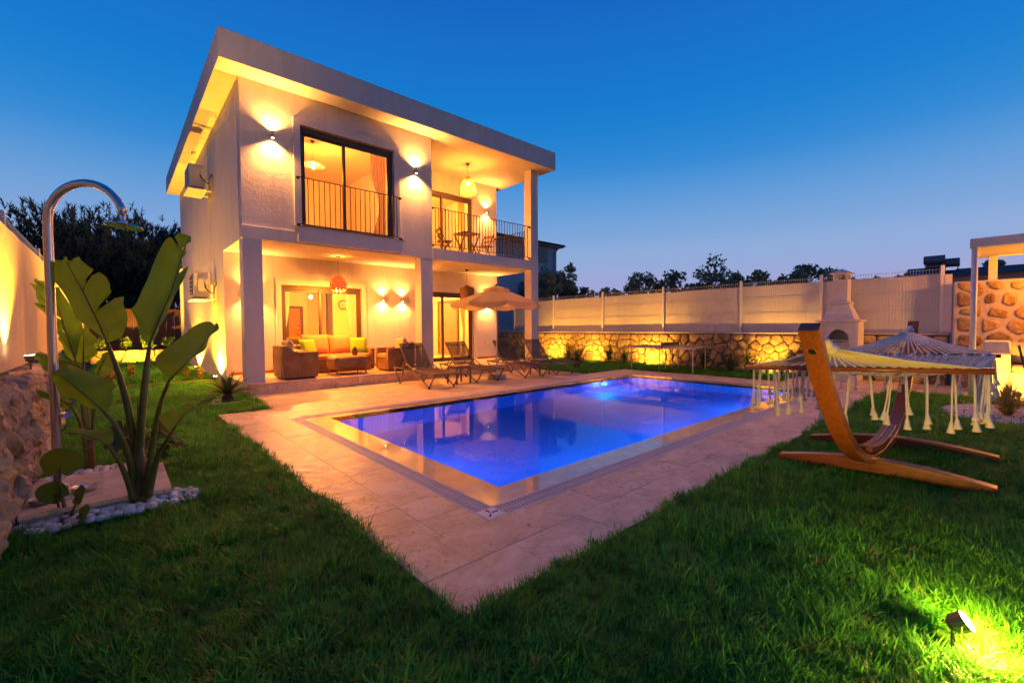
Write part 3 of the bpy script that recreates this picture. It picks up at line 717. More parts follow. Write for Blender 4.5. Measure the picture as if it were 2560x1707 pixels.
obj('bulb', MB().lathe([(0, .05), (.035, .035), (.05, 0), (.035, -.035), (0, -.05)], (*c, 5.45), 12), emit('rattan_bulb', (1,.66,.30), 22), t, smooth=True)
lamp('POINT', 'bulb_light', (*c, 5.30), 8.5, WARM, t, size=.06)

# ------------------------------------------------------------------ rooms: lamps and furniture seen through the glass
c = (3.75, 11.5); t = thing('bedroom_pendant', (*c, 5.88), 'wide ribbed disc pendant lamp with bare bulb in the upper bedroom', 'pendant lamp')
cable(c, 5.878, 5.38, t)
mb = MB()
for j in range(40):
    a = 6.283*j/40; d = Vector((math.cos(a), math.sin(a), 0)); mb.bar(Vector((*c, 5.40))+d*.03, Vector((*c, 5.27))+d*.27, .006, .004)
obj('ribs', mb, GALV, t)
obj('bulb', MB().lathe([(0, .045), (.03, .03), (.042, 0), (.03, -.03), (0, -.045)], (*c, 5.26), 12), emit('bedroom_bulb', (1,.75,.42), 45), t, smooth=True)
lamp('POINT', 'bulb_light', (*c, 5.15), 8, WARM, t, size=.04)
c = at(737, 722, y=14.0); t = thing('cage_ceiling_lamp', (c.x, c.y, 2.86), 'round wire cage ceiling lamp in the living room behind the sofa', 'ceiling lamp')
for r_, z_ in ((.10, 2.84), (.22, 2.78), (.26, 2.68), (.2, 2.58)): obj('cage_ring', MB().tube([(c.x+r_*math.cos(a*.3142), c.y+r_*math.sin(a*.3142), z_) for a in range(21)], .008, 6), DARKFRAME, t)
obj('bulb', MB().lathe([(0, .05), (.035, .035), (.05, 0), (.035, -.035), (0, -.05)], (c.x, c.y, 2.70), 12), emit('cage_bulb', (1,.75,.42), 25), t, smooth=True)
lamp('POINT', 'bulb_light', (c.x, c.y, 2.62), 27, WARM2, t, size=.08)
t = thing('kitchen_ceiling_lamp', (8.0, 14.2, 2.86), 'round ceiling lamp in the room behind the right terrace door', 'ceiling lamp')
obj('shade', MB().lathe([(0, 0), (.18, 0), (.18, -.05), (0, -.06)], (8.0, 14.2, 2.858), 18), emit('kitchen_shade', (1,.72,.36), 6), t)
lamp('POINT', 'bulb_light', (8.0, 14.2, 2.65), 20, WARM, t, size=.1)
t = thing('upper_room_lamp', (7.9, 13.2, 5.88), 'round ceiling lamp in the room behind the loggia door', 'ceiling lamp')
obj('shade', MB().lathe([(0, 0), (.18, 0), (.18, -.05), (0, -.06)], (7.9, 13.2, 5.878), 18), emit('upper_shade', (1,.70,.32), 6), t)
lamp('POINT', 'bulb_light', (7.9, 13.2, 5.66), 7.5, (1,.36,.035), t, size=.1)
# front door on the back wall
a, b = at(720, 771, y=19.28), at(750, 771, y=19.28)
t = thing('entrance_door', (a.x, 19.28, .21), 'orange brown entrance door seen through the terrace window', 'door')
box('leaf', (a.x, 19.25, .214), (b.x, 19.29, a.z), DOORWOOD, t, bevel=.004)
obj('frame', MB().box((a.x-.08, 19.22, .214), (a.x, 19.298, a.z+.09)).box((b.x, 19.22, .214), (b.x+.1, 19.298, a.z+.09)).box((a.x, 19.22, a.z), (b.x, 19.298, a.z+.09)), DARKFRAME, t)
for dz in (-.85, -.55, -.25, .05): obj('lock', MB().tube([(b.x-.07, 19.25, 1.35+dz*.6), (b.x-.07, 19.235, 1.35+dz*.6)], .03, 12), IRON, t)
obj('handle', MB().tube([(b.x-.07, 19.24, 1.02), (b.x-.07, 19.2, 1.02), (b.x-.2, 19.2, 1.02)], .012, 8), IRON, t)
c = at(857, 762, y=14.98); t = thing('wall_clock', c, 'round dark rimmed wall clock on the ochre inner wall', 'clock')
obj('rim', MB().tube([(c.x+.145*math.cos(k*.2244), c.y-.015, c.z+.145*math.sin(k*.2244)) for k in range(29)], .016, 8), IRON, t)
obj('face', MB().tube([(c.x, c.y, c.z), (c.x, c.y-.012, c.z)], .14, 24), CUSH_B, t)
obj('hands', MB().bar((c.x, c.y-.016, c.z), (c.x-.06, c.y-.016, c.z+.05), .008, .004).bar((c.x, c.y-.016, c.z), (c.x+.02, c.y-.016, c.z-.1), .008, .004), IRON, t)
def curtain(name, x0, x1, y, z0, z1, label, n_=9, tie=True):
    vs = []; fs = []; nz_ = 14; nx_ = n_*6
    for j in range(nz_+1):
        tz = j/nz_; z = lerp(z0, z1, tz); pinch = 1-.55*math.exp(-((tz-.32)/.2)**2) if tie else 1
        for i in range(nx_+1):
            tx = i/nx_; x = x0+(x1-x0)*tx*pinch if tie else lerp(x0, x1, tx)
            vs.append((x, y+.035*math.sin(tx*n_*6.283)*pinch, z))
    for j in range(nz_):
        for i in range(nx_): fs.append((j*(nx_+1)+i, j*(nx_+1)+i+1, (j+1)*(nx_+1)+i+1, (j+1)*(nx_+1)+i))
    o = obj(name, MB().add(vs, fs), CURTAIN, smooth=True); props(o, label, 'curtain'); return o
curtain('curtain', 3.08, 3.30, 12.05, .23, 2.84, 'narrow tied curtain inside the left edge of the terrace window', 4)
curtain('curtain', 4.98, 4.70, 12.05, .23, 2.84, 'narrow tied curtain inside the right edge of the terrace window', 4)
curtain('curtain', 5.0, 4.62, 10.15, 3.36, 5.86, 'pale curtain gathered inside the right edge of the big upper window', 6)
curtain('curtain', 8.70, 8.50, 12.05, .23, 2.84, 'twisted curtain inside the right terrace door', 3)
curtain('curtain', 8.72, 8.45, 12.05, 3.3, 5.86, 'curtain gathered inside the loggia door', 5)
# bedroom
t = thing('bed', (4.6, 13.0, 3.34), 'low bed with orange pillow in the upper bedroom', 'bed')
box('base', (3.5, 12.2, 3.345), (5.6, 14.3, 3.62), CUSH_D, t, bevel=.02); box('mattress', (3.55, 12.25, 3.62), (5.55, 14.25, 3.80), CUSH_B, t, bevel=.05, seg=3)
box('pillow', (5.1, 12.6, 3.80), (5.5, 13.2, 3.98), CUSH, t, bevel=.07, seg=3)
t = thing('bedside_cabinet', (3.0, 12.0, 3.34), 'white cabinet behind the balusters of the big upper window', 'cabinet')
box('body', (2.45, 12.6, 3.345), (3.35, 13.1, 4.02), PLASTER_S, t, bevel=.01); box('top', (2.43, 12.58, 4.02), (3.37, 13.12, 4.05), WHITEMETAL, t)
c = at(720+995/4.9, 300+1000/4.9, y=14.38); t = thing('leaf_decoration', c, 'brown wooden leaf shaped decoration on the bedroom wall', 'wall decoration')
vs = [(c.x+math.sin(a*math.pi/9)*.15*(1-.4*a/9), c.y-.02, c.z+.38-.76*a/9) for a in range(10)]+[(c.x-math.sin(a*math.pi/9)*.15*(1-.4*a/9), c.y-.02, c.z+.38-.76*a/9) for a in range(8, 0, -1)]
obj('leaf_panel', MB().add(vs+[(x, y+.015, z) for x, y, z in vs], [tuple(range(18)), tuple(range(18, 36))[::-1]]+[(i, (i+1) % 18, (i+1) % 18+18, i+18) for i in range(18)]), TEAK, t)
obj('rib', MB().bar((c.x, c.y-.026, c.z+.38), (c.x, c.y-.026, c.z-.5), .012, .01), DOORWOOD, t)
# inner sofa behind the glass and a dining chair
t = thing('indoor_sofa', (4.3, 12.6, .21), 'olive indoor sofa with rounded back behind the terrace window', 'sofa')
box('back', (3.2, 12.3, .5), (5.0, 12.55, 1.02), CUSH_D, t, bevel=.09, seg=3); box('seat', (3.2, 12.55, .214), (5.0, 13.3, .62), CUSH_D, t, bevel=.06, seg=3)
t = thing('dining_chair', (7.15, 12.7, .21), 'wooden dining chair with round seat inside the right terrace door', 'chair')
obj('seat', MB().lathe([(0, .66), (.2, .66), (.22, .63), (.2, .60), (0, .60)], (7.15, 12.7, 0), 18), CUSH_B, t)
for dx in (-.15, .15):
    for dy in (-.15, .15): obj('leg', MB().bar((7.15+dx*.7, 12.7+dy*.7, .61), (7.15+dx, 12.7+dy, .214), .04, .04), DOORWOOD, t)
obj('backrest', MB().bar((6.95, 12.88, 1.08), (7.35, 12.88, 1.08), .03, .12).bar((7.15, 12.88, .64), (7.15, 12.88, 1.05), .03, .12), DOORWOOD, t)
t = thing('inner_window', (9.5, 14.5, .9), 'dark framed grey window on the far side of the right terrace room', 'window')
obj('frame', MB().box((9.50, 13.6, .25), (9.545, 13.7, 2.3)).box((9.50, 14.9, .25), (9.545, 15.0, 2.3)).box((9.50, 13.7, 2.2), (9.545, 14.9, 2.3)), DARKFRAME, t)
box('pane', (9.52, 13.7, .25), (9.54, 14.9, 2.2), simple('dusk_pane', (.20,.19,.20), .15, .5, var=.05), t)
t = thing('inner_door', (8.6, 17.5, .2), 'dark framed door at the back of the right terrace room', 'door')
obj('frame', MB().box((9.05, 17.52, .214), (9.15, 17.598, 2.3)).box((8.15, 17.52, .214), (8.25, 17.598, 2.3)).box((8.25, 17.52, 2.2), (9.05, 17.598, 2.3)), DARKFRAME, t)
box('leaf', (8.25, 17.55, .214), (9.05, 17.59, 2.2), simple('grey_door', (.26,.24,.22), .6), t)

# ------------------------------------------------------------------ air conditioning units on the side wall
def ac(y0, y1, z0, z1, label):
    t = thing('air_conditioner', (1.6, (y0+y1)/2, z0), label, 'air conditioner', 'air conditioners on the side wall')
    b = box('casing', (1.38, y0, z0), (1.69, y1, z1), ACWHITE, t, bevel=.02, seg=2)
    obj('fan_grille', MB().box((1.370, y0+.1, z0+.06), (1.381, y1-.25, z1-.06)), BLACKP, b)
    for k in range(5): obj('grille_bar', MB().box((1.362, y0+.1, z0+.1+k*(z1-z0-.2)/4), (1.370, y1-.25, z0+.115+k*(z1-z0-.2)/4)), ACWHITE, b)
    obj('service_panel', MB().box((1.47, y0-.012, z0+.10), (1.66, y0, z0+.42)), ACWHITE, b)
    for yy in (y0+.15, y1-.15): obj('bracket', MB().bar((1.36, yy, z0-.03), (1.84, yy, z0-.03), .04, .03).bar((1.83, yy, z0-.03), (1.83, yy, z0+.35), .04, .03), WHITEMETAL, t)
    obj('drip_tray', MB().box((1.35, y0-.03, z0-.065), (1.72, y1+.03, z0-.047)), ACWHITE, t)
    for k in range(2): obj('hose', MB().tube(smoothed([(1.6, y0-.005, z0+.35-.08*k), (1.62, y0-.10, z0+.26-.08*k), (1.74, y0-.10, z0+.12-.04*k), (1.80, y0-.03, z0+.25), (1.845, y0+.02, z0+.36)], 14), .014, 7), [ACWHITE, RUBBER][k], t)
ac(12.75, 13.6, 4.62, 5.14, 'upper air conditioner, high on the villa side wall under the eaves')
ac(12.55, 13.4, 2.02, 2.60, 'lower air conditioner, on the villa side wall above the golden shrubs')
t = thing('gable_floodlight', (1.75, 11.6, 5.6), 'small boxy floodlight on a bracket under the left eaves', 'floodlight')
p = at(494, 377, x=1.80)
obj('bracket', MB().bar((1.84, p.y, p.z), (1.74, p.y, p.z), .03, .03), WHITEMETAL, t); box('housing', (1.66, p.y-.10, p.z-.14), (1.75, p.y+.10, p.z+.05), ACWHITE, t, bevel=.008)
# ================================================================== stone walls
def clip(poly, p, n):
    out_ = []
    for i in range(len(poly)):
        a, b = poly[i], poly[(i+1) % len(poly)]
        da = (a[0]-p[0])*n[0]+(a[1]-p[1])*n[1]; db = (b[0]-p[0])*n[0]+(b[1]-p[1])*n[1]
        if da <= 0: out_.append(a)
        if da*db < 0:
            t = da/(da-db); out_.append((a[0]+(b[0]-a[0])*t, a[1]+(b[1]-a[1])*t))
    return out_
def cells(U, Vv, cu, cv, jit, seed):
    rnd = random.Random(seed); nu, nv = max(1, round(U/cu)), max(1, round(Vv/cv)); P_ = []
    for j in range(nv):
        for i in range(nu):
            P_.append(((i+.5+(.5 if j % 2 else 0)*.7+rnd.uniform(-jit, jit))*U/nu, (j+.5+rnd.uniform(-jit, jit))*Vv/nv))
    res = []
    for k, p in enumerate(P_):
        poly = [(0,0),(U,0),(U,Vv),(0,Vv)]
        for q in P_:
            if q is p: continue
            dx, dy = q[0]-p[0], q[1]-p[1]
            if dx*dx+dy*dy > (3*max(cu, cv))**2: continue
            poly = clip(poly, ((p[0]+q[0])/2, (p[1]+q[1])/2), (dx, dy))
            if len(poly) < 3: break
        if len(poly) >= 3: res.append(poly)
    return res
def stones(parent, place, U, Vv, cu, cv, seed, mat, depth=.05, joint=.02, jit=.28, rough=.012, rings=((1, 0), (.95, .80), (.70, 1.0)), sub_=1, rnds=(.8, 1.2), craggy=None):
    rnd = random.Random(seed+1)
    for poly in cells(U, Vv, cu, cv, jit, seed):
        cx = sum(p[0] for p in poly)/len(poly); cy_ = sum(p[1] for p in poly)/len(poly)
        size = max(max(p[0] for p in poly)-min(p[0] for p in poly), .05)
        k = 1-joint*2/size*rnd.uniform(.7, 1.5)
        if k < .3: continue
        poly = [((p[0]-cx)*k+cx, (p[1]-cy_)*k+cy_) for p in poly]
        for _ in range(sub_):
            poly = [q for i in range(len(poly)) for q in ((lerp(poly[i][0], poly[(i+1) % len(poly)][0], .15), lerp(poly[i][1], poly[(i+1) % len(poly)][1], .15)), (lerp(poly[i][0], poly[(i+1) % len(poly)][0], .85), lerp(poly[i][1], poly[(i+1) % len(poly)][1], .85)))]
        n = len(poly); vs = []; fs = []; D = depth*rnd.uniform(*rnds)
        for ri, (s, h) in enumerate(rings):
            for p in poly:
                u, v = (p[0]-cx)*s+cx, (p[1]-cy_)*s+cy_
                e = rough*nz((u, v, seed), 9)*(1 if ri else .3)
                vs.append(place(u+rough*.6*nz((u, v, seed+4), 11), v+rough*.6*nz((u, v, seed+7), 11), D*h+e*1.6))
            if ri:
                for i in range(n): fs.append(((ri-1)*n+i, (ri-1)*n+(i+1) % n, ri*n+(i+1) % n, ri*n+i))
        vs.append(place(cx, cy_, D*1.05+rough*nz((cx, cy_, seed), 5))); c_ = len(vs)-1; b_ = (len(rings)-1)*n
        for i in range(n): fs.append((b_+i, b_+(i+1) % n, c_))
        o = obj('stone', MB().add(vs, fs), mat, parent, smooth=True)
        if craggy:
            for ty, st, tx in craggy:
                mo = o.modifiers.new('sub', 'SUBSURF'); mo.subdivision_type = 'SIMPLE'; mo.levels = mo.render_levels = ty
                mo = o.modifiers.new('crag', 'DISPLACE'); mo.texture = tx; mo.strength = st; mo.texture_coords = 'GLOBAL'; mo.mid_level = .5
t = thing('garden_wall', (12.95, 8, 0), 'long low rubble stone wall under the white screened fence, lit by garden spots', 'stone wall')
box('core', (12.90, .80, -.1), (13.16, 15.6, 1.04), MORTAR_D, t)
stones(t, lambda u, v, h: (12.905-h, 15.6-u, v-.04), 14.8, 1.06, .31, .225, 11, STONE, .05, .010, .34, .02)
obj('capping', MB().box((12.87, .80, 1.04), (13.2, 15.6, 1.075)), CONC, t)
t = thing('terrace_stone_wall', (12.8, -1, 0), 'tall wall of ochre stones set in pale mortar behind the pergola', 'stone wall')
box('core', (12.76, -2.2, 0), (13.1, .74, 2.12), MORTAR, t, bevel=.03)
stones(t, lambda u, v, h: (12.775-h, .71-u, v+.02), 2.9, 2.1, .33, .25, 23, STONE, .03, .035, .36, .007)
CR1 = bpy.data.textures.new('crag_big', 'CLOUDS'); CR1.noise_scale = .16; CR1.noise_depth = 4
CR2 = bpy.data.textures.new('crag_small', 'VORONOI'); CR2.noise_scale = .07
t = thing('rock_wall', (-.55, 5.5, 0), 'rough grey and ochre rock wall on the left beside the shower', 'stone wall')
mb = MB(); n_ = 30
for i in range(n_+1):
    y = lerp(2.4, 8.5, i/n_); mb.v += [(-.60, y, -.1), (-.60, y, .78+.05*nz((0, y, 0), 1.3)), (-.80, y, .86+.04*nz((1, y, 0), 1.3)), (-1.1, y, .86), (-1.1, y, -.1)]
for i in range(n_):
    for j in range(4): mb.f.append((i*5+j, i*5+j+1, (i+1)*5+j+1, (i+1)*5+j))
mb.f += [(0,1,2,3,4), tuple(n_*5+j for j in (4,3,2,1,0))]
obj('core', mb, MORTAR_D, t)
stones(t, lambda u, v, h: (-.60+h*.9-.10*max(0, v-.55)**1.0, 2.5+u, v-.05), 6.0, .92, .40, .27, 31, STONE_L, .10, .004, .40, .04, ((1, -.3), (1.0, .25), (.90, .72), (.55, 1.0)), 1, (.7, 1.3), [(1, .13, CR1), (1, -.035, CR2)])
stones(t, lambda u, v, h: (-.62-v, 2.5+u, .80+h*.6), 6.0, .30, .42, .28, 37, STONE_L, .06, .004, .35, .02, craggy=[(1, .10, CR1)])
t = thing('rear_rockery', (.6, 21, 0), 'low stone edging with planting along the back garden, lit by a spot', 'stone wall')
box('core', (-.7, 21.0, 0), (1.85, 21.3, .52), MORTAR_D, t)
stones(t, lambda u, v, h: (-.7+u, 21.0-h, v), 2.5, .55, .42, .28, 41, STONE, .07, .015)
t = thing('lawn_edging', (.9, 12.8, 0), 'terracotta brick edging across the lawn left of the villa', 'edging')
for i in range(12): box('brick', (-.55+i*.2, 12.72, -.04), (-.55+i*.2+.192, 12.86, .06), TERRA, t, bevel=.006)

# ================================================================== fences
def fence_y(name, x, posts, zb, zt, label, cloth, face=-1, spikes=True, wires=True):
    t = thing(name, (x, posts[0], zb), label, 'fence')
    for y in posts: box('post', (x-.03, y-.03, zb-.05), (x+.03, y+.03, zt+.05), WHITEMETAL, t, bevel=.006)
    for a, b in zip(posts, posts[1:]):
        vs = []; fs = []; nn = 24; mz = 6
        for j in range(mz+1):
            for i in range(nn+1):
                y = lerp(a, b, i/nn); z = lerp(zb+.01, zt-.13+.012*nz((0, y, 7), 2.2), j/mz)
                vs.append((x-face*.045+.012*nz((y, z, 3), 1.1), y, z))
        for j in range(mz):
            for i in range(nn): fs.append((j*(nn+1)+i, j*(nn+1)+i+1, (j+1)*(nn+1)+i+1, (j+1)*(nn+1)+i))
        obj('screen', MB().add(vs, fs), cloth, t, smooth=True)
        mb = MB(); n_ = int(abs(b-a)/.05)
        xx = x-.016*face
        for i in range(1, n_):
            y = lerp(a, b, i/n_)
            mb.bar((xx, y, zb+.02 if wires else zt-.2), (xx, y, zt), .005, .005)
        for z in (zt-.03, zt-.12, zb+.5, zb+.9):
            if wires or z > zt-.2: mb.bar((xx+.004, a, z), (xx+.004, b, z), .006, .006)
        obj('wire_mesh', mb, GALV, t, kind='stuff')
    return t
fence_y('mesh_fence', 13.0, [14.33, 12.02, 9.64, 7.29, 4.95, 3.07, .92], 1.075, 2.45, 'white wire mesh fence with pale privacy cloth on the stone wall right of the villa', SCREEN)
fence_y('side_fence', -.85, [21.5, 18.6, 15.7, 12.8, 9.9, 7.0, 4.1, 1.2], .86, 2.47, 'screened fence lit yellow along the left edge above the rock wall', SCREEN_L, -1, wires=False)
t = thing('fence_end_cloth', (13.0, .8, 1.1), 'loose end of privacy cloth hanging past the last fence post', 'cloth')
obj('cloth', MB().box((12.965, .77, 1.09), (12.975, .885, 2.30)), SCREEN, t)
t = thing('rear_board_fence', (.5, 22.4, 0), 'tall brown board fence across the back of the garden', 'fence')
for i in range(16): box('board', (-1.2+i*.25, 22.4+(.01 if i % 2 else 0), .0), (-1.2+i*.25+.243, 22.44, 2.08), BOARD, t)
obj('rail', MB().box((-1.2, 22.36, 1.98), (2.8, 22.398, 2.06)), BOARD, t)

# ================================================================== garden spots
SPOTB = simple('spot_body', (.10,.075,.05), .5, .5, var=.1)
SPGL = emit('spot_lens', (1,.80,.40), 60)
def ground_spot(loc, aim, e, label, color=(1, .43, .028), spot=75, scale=1., blend=.6, group='garden spot lights', bare=False):
    loc = Vector(loc); d = (Vector(aim)-loc).normalized()
    t = thing('garden_spot', (loc.x, loc.y, 0), label, 'spot light', group)
    obj('spike', MB().tube([(loc.x, loc.y, -.1), (loc.x, loc.y, loc.z)], .008*scale, 6), SPOTB, t)
    obj('housing', MB().tube([loc-d*.02*scale, loc+d*.0*scale, loc+d*.05*scale], [.018*scale, .036*scale, .042*scale], 14, True), SPOTB, t)
    obj('lens', MB().tube([loc+d*.0505*scale, loc+d*.053*scale], .036*scale, 14), SPGL, t)
    if bare: lamp('POINT', 'spot_light', loc+d*.10*scale, e, color, t, size=.03)
    else: lamp('SPOT', 'spot_light', loc+d*.07*scale, e, color, t, aim=loc+d*2, size=.025, spot=spot, blend=blend)
ground_spot((1.72, 12.35, .12), (1.835, 12.42, 3), 42, 'bright spot light at the foot of the villa side wall, next to the terrace', spot=150, blend=.3)
ground_spot((1.72, 15.9, .12), (1.835, 15.95, 3), 50, 'spot light at the foot of the villa side wall, farther back', spot=150, blend=.3)
ground_spot((-.64, 6.55, .97), (-.82, 6.6, 3), 20, 'spot light on the rock wall shining up the left fence', spot=105)
ground_spot((.55, 20.2, .12), (.4, 21.2, .5), 18, 'spot light shining on the stone edging at the back of the garden', spot=150, blend=.85)
ground_spot((12.15, 11.6, .10), (12.95, 11.9, .7), 4.5, 'garden spot light at the stone wall behind the last sun lounger', spot=150, blend=.85)
ground_spot((12.15, 9.85, .10), (12.95, 9.9, .7), 4.5, 'garden spot light at the stone wall left of the table tennis table', spot=150, blend=.85)
ground_spot((12.22, 7.5, .10), (12.97, 7.6, .65), 6, 'garden spot light at the stone wall behind the table tennis table', spot=150, blend=.85)
ground_spot((12.15, 4.0, .10), (12.97, 3.9, .7), 4.5, 'garden spot light at the stone wall beside the barbecue', spot=150, blend=.85)
ground_spot((10.9, -.15, .10), (11.7, -.1, .5), 3, 'garden spot light shining on the white pergola bench', spot=130)
p = Vector((2.50, .12, .055))
ground_spot(p, (2.505+.08, .135-.80, .055+.60), 1.5, 'bright round spot light in the grass at the lower right', scale=.95, color=(1,.55,.08), bare=True)

# ================================================================== trees and shrubs
def cloud(mb, c, r, n, size, rnd, squash=1., shell=.45, up=.0):
    for _ in range(n):
        d = Vector((rnd.gauss(0,1), rnd.gauss(0,1), rnd.gauss(0,1))).normalized(); k = rnd.uniform(shell, 1)**.6
        p = Vector(c)+Vector((d.x*r, d.y*r, d.z*r*squash))*k
        a = (Vector((rnd.gauss(0,1), rnd.gauss(0,1), rnd.gauss(0,1)+up))).normalized(); b = a.orthogonal().normalized()
        b.rotate(Matrix.Rotation(rnd.uniform(0, 6.28), 3, a)); s = size*rnd.uniform(.6, 1.3)
        mb.add([p-b*s*.22, p+a*s*.5-b.cross(a)*s*.05, p+b*s*.22, p-a*s*.5], [(0,1,2),(0,2,3)])
def tree(name, base, h, crown, label, cat='tree', mat=OLIVE, leaf=.13, n=260, seed=1, trunk_r=.12, group=None, squash=.8, lobes=9, bark=BARK, up=.3):
    "crown = (height of centre, radius); leaf clumps spread through an uneven volume"
    rnd = random.Random(seed); base = Vector(base); t = thing(name, base, label, cat, group)
    cz_, cr_2 = crown; mb = MB(); tips = []
    for k in range(lobes):
        d = Vector((rnd.gauss(0,1), rnd.gauss(0,1), rnd.gauss(.15,.7))).normalized()*rnd.uniform(.25, .85)*cr_2
        tips.append((base+Vector((d.x, d.y, cz_+d.z*squash)), cr_2*rnd.uniform(.28, .5)))
    for c_, r_ in tips:
        for q in range(5):
            o_ = Vector((rnd.gauss(0,1), rnd.gauss(0,1), rnd.gauss(.2,1))).normalized()*r_*rnd.uniform(.3, 1)
            cloud(mb, c_+o_, r_*rnd.uniform(.28, .5), n//5, leaf, rnd, .9, .2, up)
    obj('crown', mb, mat, t)
    tb = MB(); f = base+Vector((rnd.uniform(-.1,.1), rnd.uniform(-.1,.1), cz_*.55))
    tb.tube([base-Vector((0,0,.15)), base.lerp(f, .5)+Vector((.05,.03,0)), f], [trunk_r, trunk_r*.8, trunk_r*.65], 8)
    for c_, r_ in tips: tb.tube([f-Vector((0,0,.2)), f.lerp(c_, .5)+Vector((0,0,.15)), c_], [trunk_r*.5, trunk_r*.3, trunk_r*.1], 5)
    obj('trunk', tb, bark, t); return t
olives = [(1395, 700, 15.5, .95, 'broad olive tree behind the fence, right beside the villa column'), (1452, 722, 16, .75, 'rounded olive tree behind the fence, second from the villa'),
          (1545, 722, 17, 1.0, 'olive tree behind the fence left of the tallest pair of crowns'), (1632, 712, 17.5, 1.15, 'tall double crowned olive tree behind the third fence bay'),
          (1700, 718, 18, .8, 'small olive tree behind the fence between two larger ones'), (1770, 705, 18, 1.2, 'wide bluish olive tree behind the fence above the table tennis table'),
          (1865, 702, 19, .95, 'spindly olive tree above the tall fence post'), (1945, 712, 19.5, .75, 'low olive crown behind the fence left of the barbecue'),
          (2028, 690, 20, .95, 'olive crown just left of the barbecue chimney'), (2105, 692, 21, .65, 'small olive crown just right of the barbecue chimney'),
          (2165, 698, 22, .75, 'low wide olive crown behind the fence right of the chimney'), (2218, 690, 23, .6, 'tiny round olive crown behind the fence above the cloth'), (2268, 688, 24, .5, 'last tiny olive crown before the solar heaters'),
          (1300, 700, 16.5, 1.3, 'dark olive tree seen through the open terrace bay')]
for i, (u, v, x, r_, lb) in enumerate(olives):
    p = at(u, v, x=x)
    tree('olive_tree', (p.x, p.y, 0), p.z+r_, (p.z-.62, r_*1.65), lb, leaf=.20, n=260, seed=50+i, trunk_r=.11, group='olive trees beyond the fence', lobes=10)
# big stone pine at the back left
p = at(300, 690, y=31); base = Vector((p.x, p.y, 0)); rnd = random.Random(77)
t = thing('pine_tree', base, 'huge dark pine tree rising behind the left fence', 'tree')
mb = MB(); tips = []
cc = at(300, 660, y=31)
for k in range(230):
    d = Vector((rnd.gauss(0,1), rnd.gauss(0,1), rnd.gauss(.1,.8))).normalized()*rnd.uniform(.35, 1)
    c_ = Vector((cc.x+d.x*5.0+.2, cc.y+d.y*3.6, cc.z-.6+d.z*3.2)); tips.append(c_)
    for q in range(30):
        o_ = Vector((rnd.gauss(0,.5), rnd.gauss(0,.5), rnd.gauss(0,.32))); b0 = c_+o_
        ax = (Vector((d.x*.4, d.y*.4, 1.0))+Vector((rnd.gauss(0,.25), rnd.gauss(0,.25), 0))).normalized()
        for j in range(11):
            nd = (ax+Vector((rnd.gauss(0,.55), rnd.gauss(0,.55), rnd.gauss(0,.3)))).normalized(); s = nd.orthogonal().normalized()*.028; ln = rnd.uniform(.18, .36)
            q0 = b0+ax*rnd.uniform(0, .38); mb.add([q0-s, q0+s, q0+nd*ln], [(0,1,2)])
obj('crown', mb, PINE, t)
tb = MB().tube([base, base+Vector((.2,0,2)), (cc.x, cc.y, cc.z-1)], [.35, .28, .2], 9)
for c_ in tips[::4]: tb.tube([(cc.x, cc.y, cc.z-1.6), (lerp(cc.x, c_.x, .5), lerp(cc.y, c_.y, .5), lerp(cc.z-1.4, c_.z, .6)), c_], [.1, .06, .02], 5)
obj('trunk', tb, BARK, t)
# shrubs along the stone wall
def shrub(loc, r_, h, label, mat=SHRUB, leaf=.07, n=420, seed=0, name='shrub', group='shrubs along the stone wall', cat='shrub'):
    rnd = random.Random(seed+900); t = thing(name, loc, label, cat, group); mb = MB(); sb = MB(); loc = Vector(loc)
    for k in range(9):
        a = rnd.uniform(0, 6.28); rr = r_*rnd.uniform(.1, .8); tp = loc+Vector((rr*math.cos(a), rr*math.sin(a), h*rnd.uniform(.45, 1)))
        sb.tube([loc-Vector((0,0,.05)), loc.lerp(tp, .5)+Vector((0,0,.05)), tp], [.012, .008, .004], 5)
        for q in range(4): cloud(mb, loc.lerp(tp, .35+.22*q), r_*.32, n//36, leaf, rnd, 1, .1, .4)
    obj('foliage', mb, mat, t); obj('stems', sb, BARK, t); return t
for i, (x, y, r_, h, lb) in enumerate([(12.35, 10.7, .28, .62, 'leafy shrub against the lit stone wall, nearest the last sun lounger'), (12.5, 9.0, .30, .75, 'leafy shrub against the stone wall, just left of the table tennis table'), (12.4, 8.35, .26, .62, 'small leafy shrub behind the left leg of the table tennis table'),
     (12.45, 5.75, .24, .62, 'dark shrub behind the right half of the table tennis table'), (12.5, 5.05, .26, .55, 'dark shrub right of the table tennis table'), (12.2, 4.35, .42, .55, 'wide low shrub with a pebble ring near the barbecue'), (12.4, 3.75, .3, .5, 'low shrub nearest to the barbecue')]):
    shrub((x, y, 0), r_, h, lb, seed=i)
for i, (x, y, lb) in enumerate([(1.52, 12.95, 'golden shrub closest to the villa side wall spot'), (1.25, 13.2, 'golden shrub second from the villa side wall'), (.95, 13.15, 'golden shrub third from the villa side wall'), (.28, 14.2, 'single golden shrub in the middle of the left lawn'), (-.1, 13.4, 'golden shrub half hidden behind the smaller banana plant')]):
    shrub((x, y, .05), .13, .36, lb, GOLD, .07, 500, 20+i, 'golden_shrub', 'golden shrubs on the left lawn')
for i, x in enumerate((-.4, .3, .9, 1.5)): shrub((x, 21.2, .4), .3, .6, ['feathery bush at the left end of the back stone edging', 'feathery bush on the back stone edging, second from left', 'feathery bush on the back stone edging, third from left', 'feathery bush at the right end of the back stone edging'][i], seed=40+i, group='bushes on the back edging', leaf=.1)
